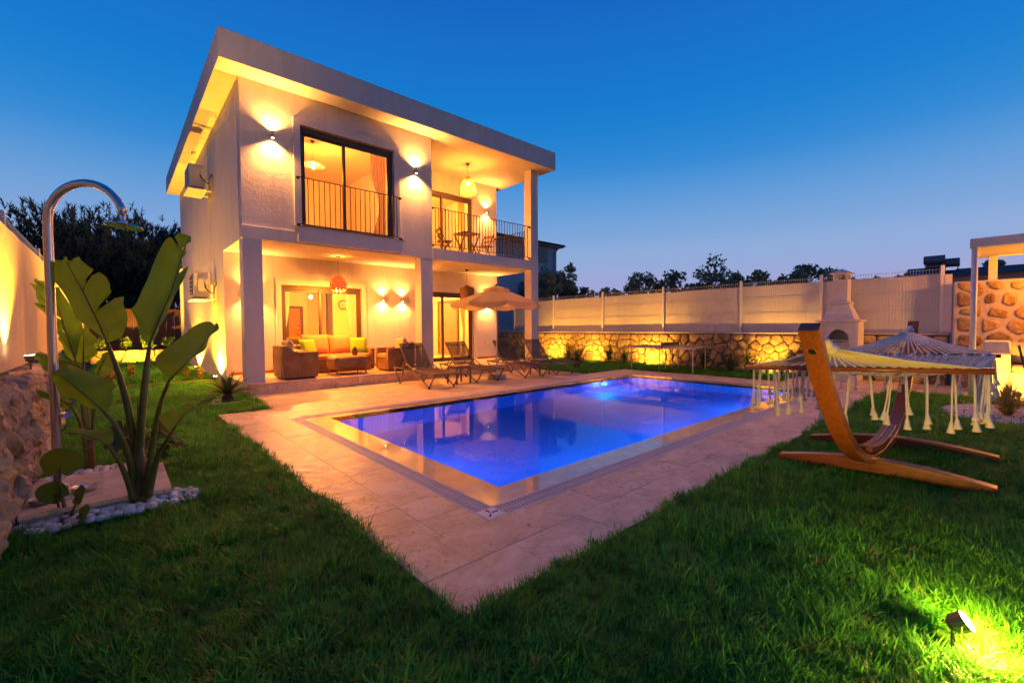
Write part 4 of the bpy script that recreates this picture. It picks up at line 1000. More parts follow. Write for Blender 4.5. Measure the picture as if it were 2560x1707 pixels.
# cycads
def cycad(loc, r_, label, n_=26, seed=0, name='cycad', tilt=.5):
    rnd = random.Random(seed); loc = Vector(loc); t = thing(name, loc, label, 'cycad', 'cycads')
    obj('stump', MB().lathe([(.0, .16), (.06, .15), (.09, .08), (.08, -.03)], loc, 10), BARK, t)
    for k in range(n_):
        a = 2.4*k+rnd.uniform(-.2, .2); el = lerp(1.35, .25, (k/n_)**.8)+rnd.uniform(-.1, .1); d = Vector((math.cos(a), math.sin(a), 0)); mb = MB(); L_ = r_*rnd.uniform(.8, 1.1)
        path = [loc+Vector((0,0,.12))+d*L_*math.cos(el)*s+Vector((0,0,L_*math.sin(el)*s-.35*L_*s*s*math.cos(el))) for s in [i/12 for i in range(13)]]
        mb.tube(path, [.006*(1-.7*i/12) for i in range(13)], 4)
        sd = Vector((-d.y, d.x, 0))
        for i in range(2, 13):
            dr = (path[i]-path[i-1]).normalized()
            for s in (-1, 1):
                for o_ in (0, .5):
                    q = path[i]-(path[i]-path[i-1])*o_; e = q+(sd*s*.8+dr*.7+Vector((0,0,.25))).normalized()*L_*.22*math.sin(min(1, (i-o_)/12*1.0+.12)*2.9)
                    mb.add([q-dr*.008, q+dr*.008, e], [(0,1,2)])
        obj('frond', mb, CYCAD, t)
    return t
cycad((1.42, 8.95, 0), .52, 'spiky cycad in the lawn beside the white corner column', 30, 1)
cycad((10.35, 8.62, 0), .85, 'tall cycad beside the foot of the last sun lounger', 28, 2)
cycad((9.75, 11.0, 0), .75, 'pale cycad partly hidden behind the right loungers', 22, 3)
def peb_ring(cx, cy_, r0, r1, n_, label, seed, name='pebble_ring'):
    rnd = random.Random(seed); t = thing(name, (cx, cy_, 0), label, 'pebbles')
    for k in range(n_):
        a = rnd.uniform(0, 6.283); rr = rnd.uniform(r0, r1)
        o = bpy.data.objects.new('pebble', PEBM[rnd.randrange(4)]); o.location = (cx+rr*math.cos(a), cy_+rr*math.sin(a), .012); s = rnd.uniform(.5, .8)
        o.scale = (s, s*rnd.uniform(.7, 1), s*.7); o.rotation_euler = (0, 0, a*3); link(o, t); 
PEBM = []
for k in range(4):
    bm = bmesh.new(); bmesh.ops.create_icosphere(bm, subdivisions=2, radius=.036)
    for v_ in bm.verts:
        e = 1+.16*nz(v_.co, 28, k+3); v_.co = Vector((v_.co.x*1.2*e, v_.co.y*.95*e, v_.co.z*.66*e))
    me = bpy.data.meshes.new('pebble'); bm.to_mesh(me); bm.free(); me.materials.append(PEB); me.polygons.foreach_set('use_smooth', [True]*len(me.polygons)); PEBM.append(me)
peb_ring(1.42, 8.95, .14, .26, 26, 'ring of white pebbles round the cycad by the column', 3)
peb_ring(10.35, 8.62, .18, .34, 26, 'ring of white pebbles round the cycad by the last lounger', 4)
t = thing('ring_edge', (1.28, 8.92, 0), 'thin pale ring edging the cycad pebbles by the column', 'edging')
obj('band', MB().tube([(1.38+.3*math.cos(a*.2618), 8.93+.26*math.sin(a*.2618), .03) for a in range(25)], .008, 6), WHITEMETAL, t)
# pebble bed round the shower platform
def peb_bed(name, spots_, label, n_, seed, zf=lambda x, y: 0):
    rnd = random.Random(seed); t = thing(name, (spots_[0][0], spots_[0][1], 0), label, 'pebbles'); placed = []
    tot = sum(s[2]*s[3] for s in spots_); tries = 0
    while len(placed) < n_ and tries < 9000:
        tries += 1; s = rnd.choices(spots_, [q[2]*q[3] for q in spots_])[0]
        a = rnd.uniform(0, 6.283); q = math.sqrt(rnd.random()); x = s[0]+s[2]*q*math.cos(a); y = s[1]+s[3]*q*math.sin(a)
        if any((x-u)**2+(y-v)**2 < .0020 for u, v in placed[-400:]): continue
        if -.49 < x < .292 and 4.19 < y < 5.05: continue
        if x < -.5: continue
        placed.append((x, y)); z = .005+.03*rnd.random()*(1-q*.6)
        o = bpy.data.objects.new('pebble', PEBM[rnd.randrange(4)]); o.location = (x, y, z); k = rnd.uniform(.65, 1.15); o.scale = (k, k, k)
        o.rotation_euler = (rnd.gauss(0, .25), rnd.gauss(0, .25), rnd.uniform(0, 6.283)); link(o, t)
peb_bed('pebble_bed', [(-.02, 4.11, .46, .12), (.36, 4.20, .08, .10), (-.36, 4.12, .14, .12)], 'bed of white pebbles in front of the shower platform', 150, 9)
peb_bed('pebble_bed', [(-.15, 5.25, .36, .26)], 'bed of white pebbles behind the shower platform', 110, 10)
t = thing('gravel_patch', (9.2, .1, 0), 'patch of small white gravel under the fountain grass', 'gravel')
mb = MB(); rnd = random.Random(8)
for k in range(2200):
    a = rnd.uniform(0, 6.283); q = math.sqrt(rnd.random()); c_ = Vector((9.25+1.0*q*math.cos(a), .05+.6*q*math.sin(a), -.005)); s = rnd.uniform(.010, .020)
    mb.add([c_+Vector((s,0,0)), c_+Vector((0,s,0)), c_+Vector((-s,0,0)), c_+Vector((0,-s,0)), c_+Vector((0,0,s*.9))], [(0,1,4),(1,2,4),(2,3,4),(3,0,4)])
o = obj('gravel', mb, PEB, t, kind='stuff')
def fgrass(loc, label, n_=320, r_=.34, seed=0):
    rnd = random.Random(seed); t = thing('fountain_grass', loc, label, 'ornamental grass'); mb = MB(); loc = Vector(loc)
    for k in range(n_):
        a = rnd.uniform(0, 6.283); sp = abs(rnd.gauss(0, .95)); d = Vector((math.cos(a), math.sin(a), 0)); L_ = rnd.uniform(.35, .62); s = Vector((-d.y, d.x, 0))*.0042
        pts_ = [loc+d*.03*rnd.random()+d*L_*sp*q**1.6*.8+Vector((0,0,L_*q*(1-.35*sp*q))) for q in (0, .35, .7, 1)]
        mb.add([pts_[0]-s, pts_[0]+s, pts_[1]+s, pts_[1]-s, pts_[2]+s*.7, pts_[2]-s*.7, pts_[3]], [(0,1,2,3),(3,2,4,5),(5,4,6)])
    obj('blades', mb, DRYG, t, kind='stuff')
fgrass((9.12, -.03, 0), 'tuft of dry fountain grass in front of the white bench', 420, seed=1)
# ================================================================== shower
t = thing('outdoor_shower', (-.36, 4.68, .08), 'tall brushed steel outdoor shower with curved neck on a stone platform', 'shower')
b0 = Vector((-.345, 4.70, .08)); dirv = Vector((.42, -.345, 0)); pts_ = [b0, b0+Vector((0,0,1.0)), b0+Vector((0,0,1.93))]
W_ = dirv.length; dn = dirv.normalized()
for k in range(1, 19):
    a = math.pi-math.pi*k/18*.93
    pts_.append(b0+dn*(W_/2+W_/2*math.cos(a))+Vector((0, 0, 1.98+.285*math.sin(a)+(.04 if k == 0 else 0))))
obj('pipe', MB().tube(pts_, .0275, 16), STEEL, t, smooth=True)
e = pts_[-1]; 
obj('neck', MB().tube([e, e-Vector((0,0,.05))], .015, 12).tube([e-Vector((0,0,.05)), e-Vector((0,0,.075))], .022, 12), CHROME, t, smooth=True)
hc = e-Vector((0,0,.085)); tl = Vector((.10,.02,1)).normalized()
obj('shower_head', MB().tube([hc+tl*.008, hc, hc-tl*.008, hc-tl*.010], [.02, .112, .116, .105], 28), CHROME, t)
obj('base_plate', MB().lathe([(0, .035), (.06, .035), (.062, 0)], b0, 20), STEEL, t)
vv = b0+Vector((0,0,.56)); vd = Vector((.77,-.64,0))
obj('valve', MB().tube([vv, vv+vd*.075], .013, 10).tube([vv+vd*.075, vv+vd*.082], .022, 12), CHROME, t)
t = thing('shower_platform', (-.1, 4.6, 0), 'raised travertine platform of four slabs under the shower', 'platform')
box('plinth', (-.49, 4.195, -.05), (.285, 5.045, .062), CONC, t)
for xa, xb in ((-.495, -.10), (-.10, .29)):
    for ya, yb in ((4.185, 4.62), (4.62, 5.05)): tile('slab', xa, xb, ya, yb, .082, t)
for k, (x, y, lb) in enumerate([(-.40, 4.42, 'shallow round steel dish on the shower platform, left of the pole'), (-.20, 4.55, 'shallow round steel dish on the shower platform, right of the pole')]):
    o = obj('foot_dish', MB().lathe([(0, .002), (.06, .002), (.068, .006), (.072, .035), (.066, .033), (.058, .028), (0, .028)], (x, y, .083), 22), STEEL); props(o, lb, 'dish')

# ================================================================== sun loungers, side tables, parasol
def lounger():
    t = thing('sun_lounger', (0,0,0), 'x', 'sun lounger', 'sun loungers between house and pool')
    for x in (0, .615):
        prof = [(-.22,.305),(-.06,.09),(0,.025),(.05,.045),(.40,.235),(.82,.435),(.90,.462),(.97,.452),(1.04,.40),(1.20,.06),(1.245,.02),(1.29,.05),(1.40,.21),(1.50,.345)]
        obj('side_frame', MB().tube([(x, y, z) for y, z in prof], .015, 8), LFRAME, t, smooth=True)
        obj('seat_rail', MB().bar((x, -.23, .312), (x, 1.53, .355), .022, .030), LFRAME, t)
        for y in (0, 1.245): obj('foot', MB().lathe([(0,0),(.02,0),(.022,.02),(.016,.04),(0,.042)], (x, y, 0), 10), RUBBER, t)
    mb = MB()
    for y, z in ((-.22,.31),(.45,.318),(.86,.335),(1.52,.353)): mb.bar((0, y, z), (.615, y, z), .024, .024)
    obj('cross_bars', mb, LFRAME, t)
    vs = []; fs = []
    for j in range(9):
        y = lerp(-.21, .87, j/8); z = lerp(.326, .350, j/8)
        for i in range(5): x = lerp(.012, .603, i/4); vs.append((x, y, z-.010*math.sin(i/4*math.pi)))
    for j in range(8):
        for i in range(4): fs.append((j*5+i, j*5+i+1, (j+1)*5+i+1, (j+1)*5+i))
    obj('seat_sling', MB().add(vs, fs), SLING, t, smooth=True)
    b = MB()
    for x in (.02, .595): b.bar((x, .86, .36), (x, 1.29, .90), .022, .028)
    for y, z in ((1.29,.90),(1.235,.835),(.88,.385)): b.bar((.02, y, z), (.595, y, z), .02, .02)
    b.bar((.05, 1.05, .58), (.05, 1.28, .34), .014, .02); b.bar((.565, 1.05, .58), (.565, 1.28, .34), .014, .02)
    bk = obj('back_frame', b, LFRAME, t)
    vs = []
    for j in range(9):
        q = j/8
        for i in range(5): vs.append((lerp(.03,.585,i/4), lerp(.875,1.285,q)+.012*math.sin(i/4*math.pi), lerp(.372,.893,q)-.008*math.sin(i/4*math.pi)))
    obj('back_sling', MB().add(vs, [(j*5+i, j*5+i+1, (j+1)*5+i+1, (j+1)*5+i) for j in range(8) for i in range(4)]), SLING, t, smooth=True)
    return t
l0 = lounger()
for i, (x, y, rz, lb) in enumerate([(4.79, 7.915, 0, 'sun lounger on the left end of the row, in front of the rattan armchair'), (6.09, 8.0, .5, 'second sun lounger from the left, behind the first side table'), (7.50, 7.885, -.5, 'third sun lounger from the left, just right of the parasol pole'), (8.61, 7.85, .3, 'sun lounger on the right end of the row beside the cycad')]):
    o = l0 if i == 0 else copy_tree(l0); o.location = (x, y, .001); o.rotation_euler.z = R(rz); o['label'] = lb
def side_table(x0, x1, y0, y1, label):
    t = thing('side_table', ((x0+x1)/2, (y0+y1)/2, 0), label, 'side table', 'side tables between the loungers')
    box('top', (x0-.02, y0-.02, .385), (x1+.02, y1+.02, .412), PLASTICTOP, t, bevel=.008)
    box('apron', (x0, y0, .35), (x1, y1, .384), LFRAME, t)
    for x in (x0, x1):
        for y in (y0, y1): obj('leg', MB().bar((x, y, .001), (x, y, .36), .034, .034), LFRAME, t, bevel=.004)
side_table(5.615, 5.985, 8.11, 8.47, 'square taupe side table between the first and second sun loungers'); side_table(8.20, 8.55, 8.07, 8.43, 'square taupe side table between the third and fourth sun loungers')
C_ = Vector((6.985, 8.36, 0)); t = thing('parasol', C_, 'cream canvas parasol with scalloped valance and concrete foot among the loungers', 'parasol')
obj('foot', MB().lathe([(0, .135), (.20, .135), (.225, .12), (.23, .02), (.215, 0)], C_, 22), CONC, t)
obj('pole', MB().tube([C_+Vector((0,0,.1)), C_+Vector((0,0,2.22))], .019, 12), WHITEMETAL, t, smooth=True)
n_ = 8; R_ = 1.12; a0 = .30
cap_ = []; cv = MB(); rw = 8
def canopy_pt(k, s, zt=2.24, ze=1.845, R__=R_):
    a = a0+6.2832*k/n_; rr = R__*s; z = zt-(zt-ze)*(s**1.08); return C_+Vector((rr*math.cos(a), rr*math.sin(a), z))
for k in range(n_):
    vs = []; fs = []; mm = 7
    for j in range(rw+1):
        s = lerp(.16, 1, j/rw)
        for i in range(mm+1):
            p = canopy_pt(k, s).lerp(canopy_pt(k+1, s), i/mm); p.z -= .035*s*math.sin(math.pi*i/mm)*(1 if j else 0); vs.append(p)
    for i in range(mm+1):
        p = vs[rw*(mm+1)+i].copy(); p.z -= .115*(1-.30*abs(2*i/mm-1)**3); p += (p-C_).normalized()*.008; vs.append(p)
    for j in range(rw+1):
        for i in range(mm): fs.append((j*(mm+1)+i, j*(mm+1)+i+1, (j+1)*(mm+1)+i+1, (j+1)*(mm+1)+i))
    obj('canopy_panel', MB().add(vs, fs), CANVAS, t, smooth=True)
    q = [canopy_pt(k, s, 2.285, 1.93) for s in (0, .30)]+[canopy_pt(k+1, .30, 2.285, 1.93)]
    obj('vent_panel', MB().add(q+[q[1]-Vector((0,0,.035)), q[2]-Vector((0,0,.035)), q[1].lerp(q[2], .5)-Vector((0,0,-.012))], [(0,1,5),(0,5,2),(1,3,4,2,5)]), CANVAS, t)
    obj('rib', MB().bar(canopy_pt(k, .03)-Vector((0,0,.03)), canopy_pt(k, .99)-Vector((0,0,.02)), .012, .016), LFRAME, t)
    obj('strut', MB().bar(C_+Vector((0,0,1.80)), canopy_pt(k, .5)-Vector((0,0,.03)), .01, .012), LFRAME, t)
obj('finial', MB().lathe([(0, .05), (.02, .03), (.03, 0), (0, -.01)], C_+Vector((0,0,2.28)), 10), LFRAME, t)

# ================================================================== rattan furniture on the terrace
F = .2185
def rr_box(name, a, b, mat, parent, r_=.05): return box(name, a, b, mat, parent, bevel=r_, seg=4)
def armchair(name, x0, x1, y0, y1, face, label):
    t = thing(name, ((x0+x1)/2, (y0+y1)/2, F), label, 'armchair', 'rattan armchairs on the terrace')
    fx = (lambda s: lerp(x0, x1, s)) if face > 0 else (lambda s: lerp(x1, x0, s))
    sil = [(0.02, .03), (.0, .12), (-.02, .45), (-.01, .69), (.10, .70), (.20, .665), (.28, .60), (.40, .565), (.99, .56), (1.0, .50), (1.0, .12), (.97, .03)]
    for ya, yb in ((y0, y0+.10), (y1-.10, y1)):
        n_ = len(sil); vs = [(fx(s), ya, F+z) for s, z in sil]+[(fx(s), yb, F+z) for s, z in sil]
        obj('arm', MB().add(vs, [tuple(range(n_))[::-1], tuple(range(n_, 2*n_))]+[(i, (i+1) % n_, (i+1) % n_+n_, i+n_) for i in range(n_)]), RATTAN, t, bevel=.02, seg=3)
    xs = sorted((fx(-.015), fx(.16))); rr_box('back', (xs[0], y0+.1, F+.03), (xs[1], y1-.1, F+.70), RATTAN, t, .03)
    xs = sorted((fx(.14), fx(.985))); rr_box('seat_base', (xs[0], y0+.1, F+.03), (xs[1], y1-.1, F+.30), RATTAN, t, .02)
    xs = sorted((fx(.16), fx(1.01))); rr_box('seat_cushion', (xs[0], y0+.105, F+.30), (xs[1], y1-.105, F+.42), CUSH, t, .04)
    xs = sorted((fx(.17), fx(.36))); rr_box('back_cushion', (xs[0], y0+.12, F+.42), (xs[1], y1-.12, F+.80), CUSH_B, t, .07)
    obj('plinth', MB().box((x0+.06, y0+.06, F), (x1-.06, y1-.06, F+.032)), IRON, t)
armchair('rattan_armchair', 2.52, 3.22, 9.76, 10.52, 1, 'rattan armchair with curved side, left on the terrace by the corner column')
armchair('rattan_armchair', 4.88, 5.60, 9.92, 10.62, -1, 'rattan armchair with orange cushion, by the middle column')
t = thing('rattan_sofa', (3.95, 11.1, F), 'rattan sofa with orange and lime cushions against the terrace window', 'sofa')
x0, x1, y0, y1 = 3.10, 4.92, 10.72, 11.55
rr_box('base', (x0+.1, y0, F+.02), (x1-.1, y1-.12, F+.30), RATTAN, t, .03); rr_box('back', (x0, y1-.15, F+.02), (x1, y1, F+.66), RATTAN, t, .05)
for a, b in ((x0, x0+.12), (x1-.12, x1)): rr_box('arm', (a, y0-.01, F+.02), (b, y1-.15, F+.56), RATTAN, t, .045)
rr_box('seat_cushion', (x0+.125, y0-.015, F+.30), (x1-.125, y1-.16, F+.42), CUSH, t, .045)
def pillow(name, c, w_, h_, th_, mat, parent, rz=0, tilt=.25):
    vs = []; fs = []; n_ = 10
    for s in (-1, 1):
        for j in range(n_+1):
            for i in range(n_+1):
                u, v = i/n_*2-1, j/n_*2-1; puff = ((1-u**4)*(1-v**4))**.55
                vs.append(Vector((u*w_/2*(1-.07*(1-abs(v))**0*(1-v*v)*.6), s*th_/2*puff, v*h_/2*(1-.06*(1-u*u)))))
    m_ = n_+1; q = m_*m_
    for s in range(2):
        for j in range(n_):
            for i in range(n_):
                f = (s*q+j*m_+i, s*q+j*m_+i+1, s*q+(j+1)*m_+i+1, s*q+(j+1)*m_+i); fs.append(f if s == 0 else f[::-1])
    mt = Matrix.Translation(c) @ Matrix.Rotation(rz, 4, 'Z') @ Matrix.Rotation(-tilt, 4, 'X')
    return obj(name, MB().add([mt @ v for v in vs], fs), mat, parent, smooth=True)
pillow('back_cushion', (3.66, 11.27, F+.66), .62, .50, .24, CUSH, t); pillow('back_cushion', (4.27, 11.27, F+.65), .60, .48, .24, CUSH, t)
for k, (x, z, rz, lb) in enumerate([(3.40, .60, .35, 'lime green scatter cushion at the left end of the rattan sofa'), (4.62, .62, -.25, 'lime green scatter cushion at the right end of the rattan sofa')]):
    o = pillow('scatter_cushion', (x, 11.02, F+z), .42, .42, .16, CUSH_G, None, rz, .35); props(o, lb, 'cushion', 'lime cushions on the sofa')
t = thing('rattan_table', (4.0, 10.25, F), 'low rattan coffee table with rounded corners and splayed legs', 'coffee table')
rr_box('top', (3.62, 9.93, F+.115), (4.42, 10.55, F+.415), RATTAN, t, .085)
for dx, dy in ((-.30,-.22),(.30,-.22),(-.30,.22),(.30,.22)): obj('leg', MB().tube([(4.02+dx, 10.24+dy, F+.14), (4.02+dx*1.18, 10.24+dy*1.15, F)], [.024, .014], 10), DOORWOOD, t)
t = thing('flower_pot', (4.22, 10.3, F+.415), 'small terracotta pot with a cactus on the coffee table', 'plant pot')
obj('pot', MB().lathe([(0, 0), (.055, 0), (.07, .09), (.075, .09), (.075, .115), (.06, .115), (.055, .10), (0, .10)], (4.22, 10.3, F+.415), 16), TERRA, t)
mb = MB(); rnd = random.Random(3)
for a, b_ in (((0,0),.09), ((.03,.01),.07), ((-.03,.0),.065)): mb.lathe([(0, b_), (.022, b_*.85), (.03, b_*.5), (.02, .0)], (4.22+a[0], 10.3+a[1], F+.515), 8)
obj('cactus', mb, SHRUB, t, smooth=True)
obj('bloom', MB().lathe([(0, .03), (.018, .02), (.012, 0)], (4.22, 10.3, F+.60), 8).lathe([(0, .03), (.015, .02), (.01, 0)], (4.25, 10.31, F+.58), 8), simple('bloom_red', (.30,.05,.03), .6), t)
# tap on the wall right of the door
t = thing('wall_tap', (9.28, YG, .7), 'small wall tap beside the right terrace door', 'tap')
obj('spout', MB().tube([(9.28, YG, .72), (9.28, YG-.07, .72), (9.28, YG-.09, .67)], .012, 8), CHROME, t); obj('handle', MB().bar((9.25, YG-.05, .75), (9.31, YG-.05, .75), .012, .012), CHROME, t)

# ================================================================== loggia table and chairs
def fold_chair(cx, cy_, rz, label):
    t = thing('folding_chair', (0,0,0), label, 'chair', 'folding chairs in the loggia'); Z = 0
    for x in (-.19, .19):
        obj('rear_leg', MB().bar((x, .20, 0), (x, -.16, .44), .016, .022), IRON, t)
        obj('front_leg', MB().bar((x*1.05, -.22, 0), (x*1.05, .22, .84), .016, .022), IRON, t)
    for k in range(5): obj('seat_slat', MB().box((-.2, -.18+k*.078, .44), (.2, -.115+k*.078, .455)), TEAK, t)
    for z in (.62, .76): obj('back_slat', MB().bar((-.2, .22*(z/.84)+.0, z), (.2, .22*(z/.84), z), .012, .075), TEAK, t)
    t.location = (cx, cy_, ZL+.003); t.rotation_euler.z = rz
fold_chair(7.12, 10.82, R(70), 'folding slatted chair left of the loggia table, seen against the door'); fold_chair(8.52, 10.75, R(-85), 'folding slatted chair right of the loggia table, under the wall lamp')
t = thing('folding_table', (7.75, 10.62, ZL), 'small square wooden folding table in the loggia', 'table')
for k in range(6): box('top_slat', (7.46, 10.34+k*.095, ZL+.70), (8.06, 10.425+k*.095, ZL+.725), TEAK, t)
for x in (7.50, 8.0):
    obj('leg', MB().bar((x, 10.36, ZL+.002), (x, 10.86, ZL+.69), .03, .035), TEAK, t); obj('leg', MB().bar((x+.03, 10.86, ZL+.002), (x+.03, 10.36, ZL+.69), .03, .035), TEAK, t)

# ================================================================== table tennis table
t = thing('table_tennis_table', (11.7, 6.35, 0), 'outdoor table tennis table on thin pale legs by the stone wall', 'table')
TT = simple('table_top_grey', (.30,.27,.24), .5, .5, var=.08); ALU = simple('pale_tube', (.55,.50,.42), .45, .5, .3, var=.06)
x0, x1, z = 11.26, 12.16, .70
for ya, yb in ((5.40, 6.335), (6.365, 7.42)):
    tp = box('table_half', (x0, ya, z-.022), (x1, yb, z), TT, t, bevel=.004)
    obj('edge_frame', MB().box((x0, ya, z-.06), (x0+.02, yb, z-.022)).box((x1-.02, ya, z-.06), (x1, yb, z-.022)), ALU, t)
    for y in (ya+.10, yb-.06):
        for x in (x0+.06, x1-.12):
            obj('leg', MB().tube([(x, y, 0), (x, y, z-.022)], .014, 8), ALU, t); obj('brace', MB().tube([(x, y, z-.2), (x, y+(.14 if y < (ya+yb)/2 else -.14), z-.03)], .008, 6), ALU, t)
obj('net_post', MB().bar((x0-.02, 6.35, z-.05), (x0-.02, 6.35, z+.13), .025, .03), IRON, t); obj('net_post', MB().bar((x1+.02, 6.35, z-.05), (x1+.02, 6.35, z+.13), .025, .03), IRON, t)
obj('net', MB().box((x0, 6.348, z+.01), (x1, 6.352, z+.11)), SLING, t)

# ================================================================== barbecue chimney
t = thing('barbecue', (12.3, 2.56, 0), 'white brick garden barbecue with arched opening and tapered chimney', 'barbecue')
fx0, fx1, by0, by1 = 12.24, 12.80, 2.19, 2.93; AC, AR, AZ = 2.56, .20, .93
mb = MB(); n_ = 14
arc = [(AC+AR*math.cos(math.pi*k/n_), AZ+AR*1.15*math.sin(math.pi*k/n_)) for k in range(n_+1)]
mb.box((fx0, by0, 0), (fx1, AC-AR, 1.33)).box((fx0, AC+AR, 0), (fx1, by1, 1.33))
for k in range(n_):
    (ya, za), (yb, zb_) = arc[k+1], arc[k]
    mb.add([(fx0,ya,za),(fx0,yb,zb_),(fx0,yb,1.33),(fx0,ya,1.33),(fx1,ya,za),(fx1,yb,zb_),(fx1,yb,1.33),(fx1,ya,1.33)], [(0,3,2,1),(4,5,6,7),(0,1,5,4),(2,3,7,6)])
mb.box((fx1-.08, AC-AR, .0), (fx1-.002, AC+AR, 1.2)); mb.box((fx0+.05, AC-AR, .0), (fx1-.1, AC+AR, .80))
obj('firebox', mb, BBQW, t)
box('hearth', (fx0-.02, AC-AR-.02, .80), (fx1-.09, AC+AR+.02, .86), CONC, t)
box('mantel', (fx0-.05, by0-.05, 1.331), (fx1, by1+.05, 1.375), BBQW, t, bevel=.006)
def frustum(y0, y1, z0, y2, y3, z1, x0, x1, x2): return MB().add([(x0,y0,z0),(x0,y1,z0),(x1,y1,z0),(x1,y0,z0),(x2,y2,z1),(x2,y3,z1),(x1,y3,z1),(x1,y2,z1)], [(0,3,2,1),(4,5,6,7),(0,1,5,4),(1,2,6,5),(2,3,7,6),(3,0,4,7)])
obj('hood', frustum(2.25, 2.87, 1.376, 2.405, 2.735, 1.74, 12.28, 12.78, 12.40), BBQW, t)
box('hood_ledge', (12.36, 2.37, 1.741), (12.79, 2.78, 1.785), BBQW, t, bevel=.005)
box('stack', (12.40, 2.425, 1.786), (12.74, 2.705, 2.30), BBQW, t)
mb = MB()
for x in (12.40, 12.70):
    for y in (2.425, 2.665): mb.box((x, y, 2.30), (x+.04, y+.04, 2.42))
mb.box((12.40, 2.425, 2.42), (12.74, 2.705, 2.44)); mb.box((12.40, 2.56, 2.30), (12.41, 2.57, 2.42)); mb.box((12.40, 2.465, 2.355), (12.41, 2.665, 2.365))
obj('stack_vent', mb, BBQW, t)
obj('cap', MB().add([(12.32,2.35,2.441),(12.32,2.78,2.441),(12.82,2.78,2.441),(12.82,2.35,2.441),(12.57,2.565,2.56)], [(0,3,2,1),(0,1,4),(1,2,4),(2,3,4),(3,0,4)]), BBQW, t)
def bricks(y0, y1, z0, z1, x, bw, bh, skip=None, tilt=lambda z: (0, 0)):
    n_ = max(1, round((z1-z0)/bh)); h_ = (z1-z0)/n_
    for j in range(n_):
        z = z0+j*h_; inset, dx = tilt(z+h_/2); a = y0+inset; b_ = y1-inset; y = a; first = bw*(.5 if j % 2 else 1)
        while y < b_-.02:
            e_ = min(b_, y+first); first = bw
            if not (skip and skip((y+e_)/2, z+h_/2, e_-y)):
                box('brick', (x+dx-.006, y+.004, z+.004), (x+dx+.02, e_-.004, z+h_-.004), BBQW, t, bevel=.002)
            y = e_
bricks(by0, by1, .02, 1.325, fx0, .165, .082, lambda y, z, w_: (abs(y-AC) < AR+.03+w_*.25 and z < AZ) or math.hypot(y-AC, (z-AZ)/1.15) < AR+.055)
bricks(2.425, 2.705, 1.79, 2.295, 12.40, .14, .072)
bricks(2.25, 2.87, 1.385, 1.735, 12.28, .155, .07, None, lambda z: (.155*(z-1.376)/.364+.01, .12*(z-1.376)/.364))
z = .02; j = 0
while z < 1.3:
    for xa, xb in ([(12.25, 12.42), (12.42, 12.60), (12.60, 12.79)] if j % 2 else [(12.25, 12.34), (12.34, 12.52), (12.52, 12.70), (12.70, 12.79)]): box('side_brick', (xa+.004, by0-.006, z+.004), (xb-.004, by0+.02, z+.078), BBQW, t)
    z += .082; j += 1
sg = obj('sign_board', MB().box((fx0-.018, AC-AR-.01, .845), (fx0+.0, AC+AR+.01, .925)), CONC, t)
fc = bpy.data.curves.new('sign', 'FONT'); fc.body = 'YE BARBEKÜ'; fc.size = .062; fc.align_x = 'CENTER'; fc.extrude = .001
fo = bpy.data.objects.new('tmp', fc); col.objects.link(fo); bpy.context.view_layer.update()
me = bpy.data.meshes.new_from_object(fo.evaluated_get(bpy.context.evaluated_depsgraph_get())); bpy.data.objects.remove(fo)
me.transform(Matrix.Translation((fx0-.0195, AC, .862)) @ Matrix(((0,0,-1,0),(-1,0,0,0),(0,1,0,0),(0,0,0,1))))
obj('lettering', me, RUBBER, sg)

# ================================================================== pergola and bench
t = thing('pergola', (11.1, .4, 0), 'white flat roofed pergola on slim round posts at the right edge', 'pergola')
for x, y in ((11.11, .39), (11.11, -2.9)): obj('post', MB().tube([(x, y, 0), (x, y, 2.58)], .042, 14), WHITEMETAL, t, smooth=True)
for x, y in ((12.86, .20), (12.86, -2.0)): box('rear_post', (x-.06, y-.06, 2.0), (x+.06, y+.06, 2.58), PLASTER_S, t)
ring_ = MB(); ring(ring_, (11.05, -3.0, 12.98, .45), (11.12, -2.93, 12.91, .38), 2.58, 2.73); obj('fascia', ring_, WHITEMETAL, t)
for k in range(6): box('ceiling_panel', (11.12, -2.93+k*.5517, 2.60), (12.91, -2.93+(k+1)*.5517-.006, 2.63), PLASTER_S, t)
lamp('POINT', 'pergola_light', (12.1, -1.3, 2.45), 7, WARM, t, size=.06)
obj('pergola_bulb', MB().lathe([(0, 0), (.06, 0), (.06, -.03), (0, -.04)], (12.1, -1.3, 2.60), 14), emit('perg_glow', (1,.7,.35), 15), t)
t = thing('garden_bench', (11.8, 0, 0), 'white rendered built in bench lit yellow under the pergola', 'bench')
box('arm_block', (11.52, -.06, 0), (12.6, .275, .74), PLASTER_S, t, bevel=.02); box('arm_cap', (11.8, -.055, .741), (12.6, .28, .95), PLASTER_S, t, bevel=.02)
box('seat_block', (11.6, -2.0, 0), (12.6, -.065, .42), PLASTER_S, t, bevel=.01); box('seat_cushion', (11.6, -2.0, .422), (12.5, -.07, .54), CUSH_B, t, bevel=.04, seg=3)
o = pillow('bench_cushion', (11.95, -.22, .74), .44, .44, .16, CUSH_B, None, R(75), .3); props(o, 'pale square cushion leaning on the pergola bench', 'cushion')
t = thing('leaning_pole', (10.6, -.18, 0), 'dark wooden pole leaning in front of the pergola bench', 'pole')
p0, p1 = at(2548, 868, x=11.0), at(2562, 920, x=11.0); obj('shaft', MB().bar(p0+(p0-p1)*.05, p0+(p1-p0)*4.0, .035, .03), DARKFRAME, t); obj('tip', MB().bar(p0+(p0-p1)*.09, p0+(p0-p1)*.05, .04, .035), IRON, t)

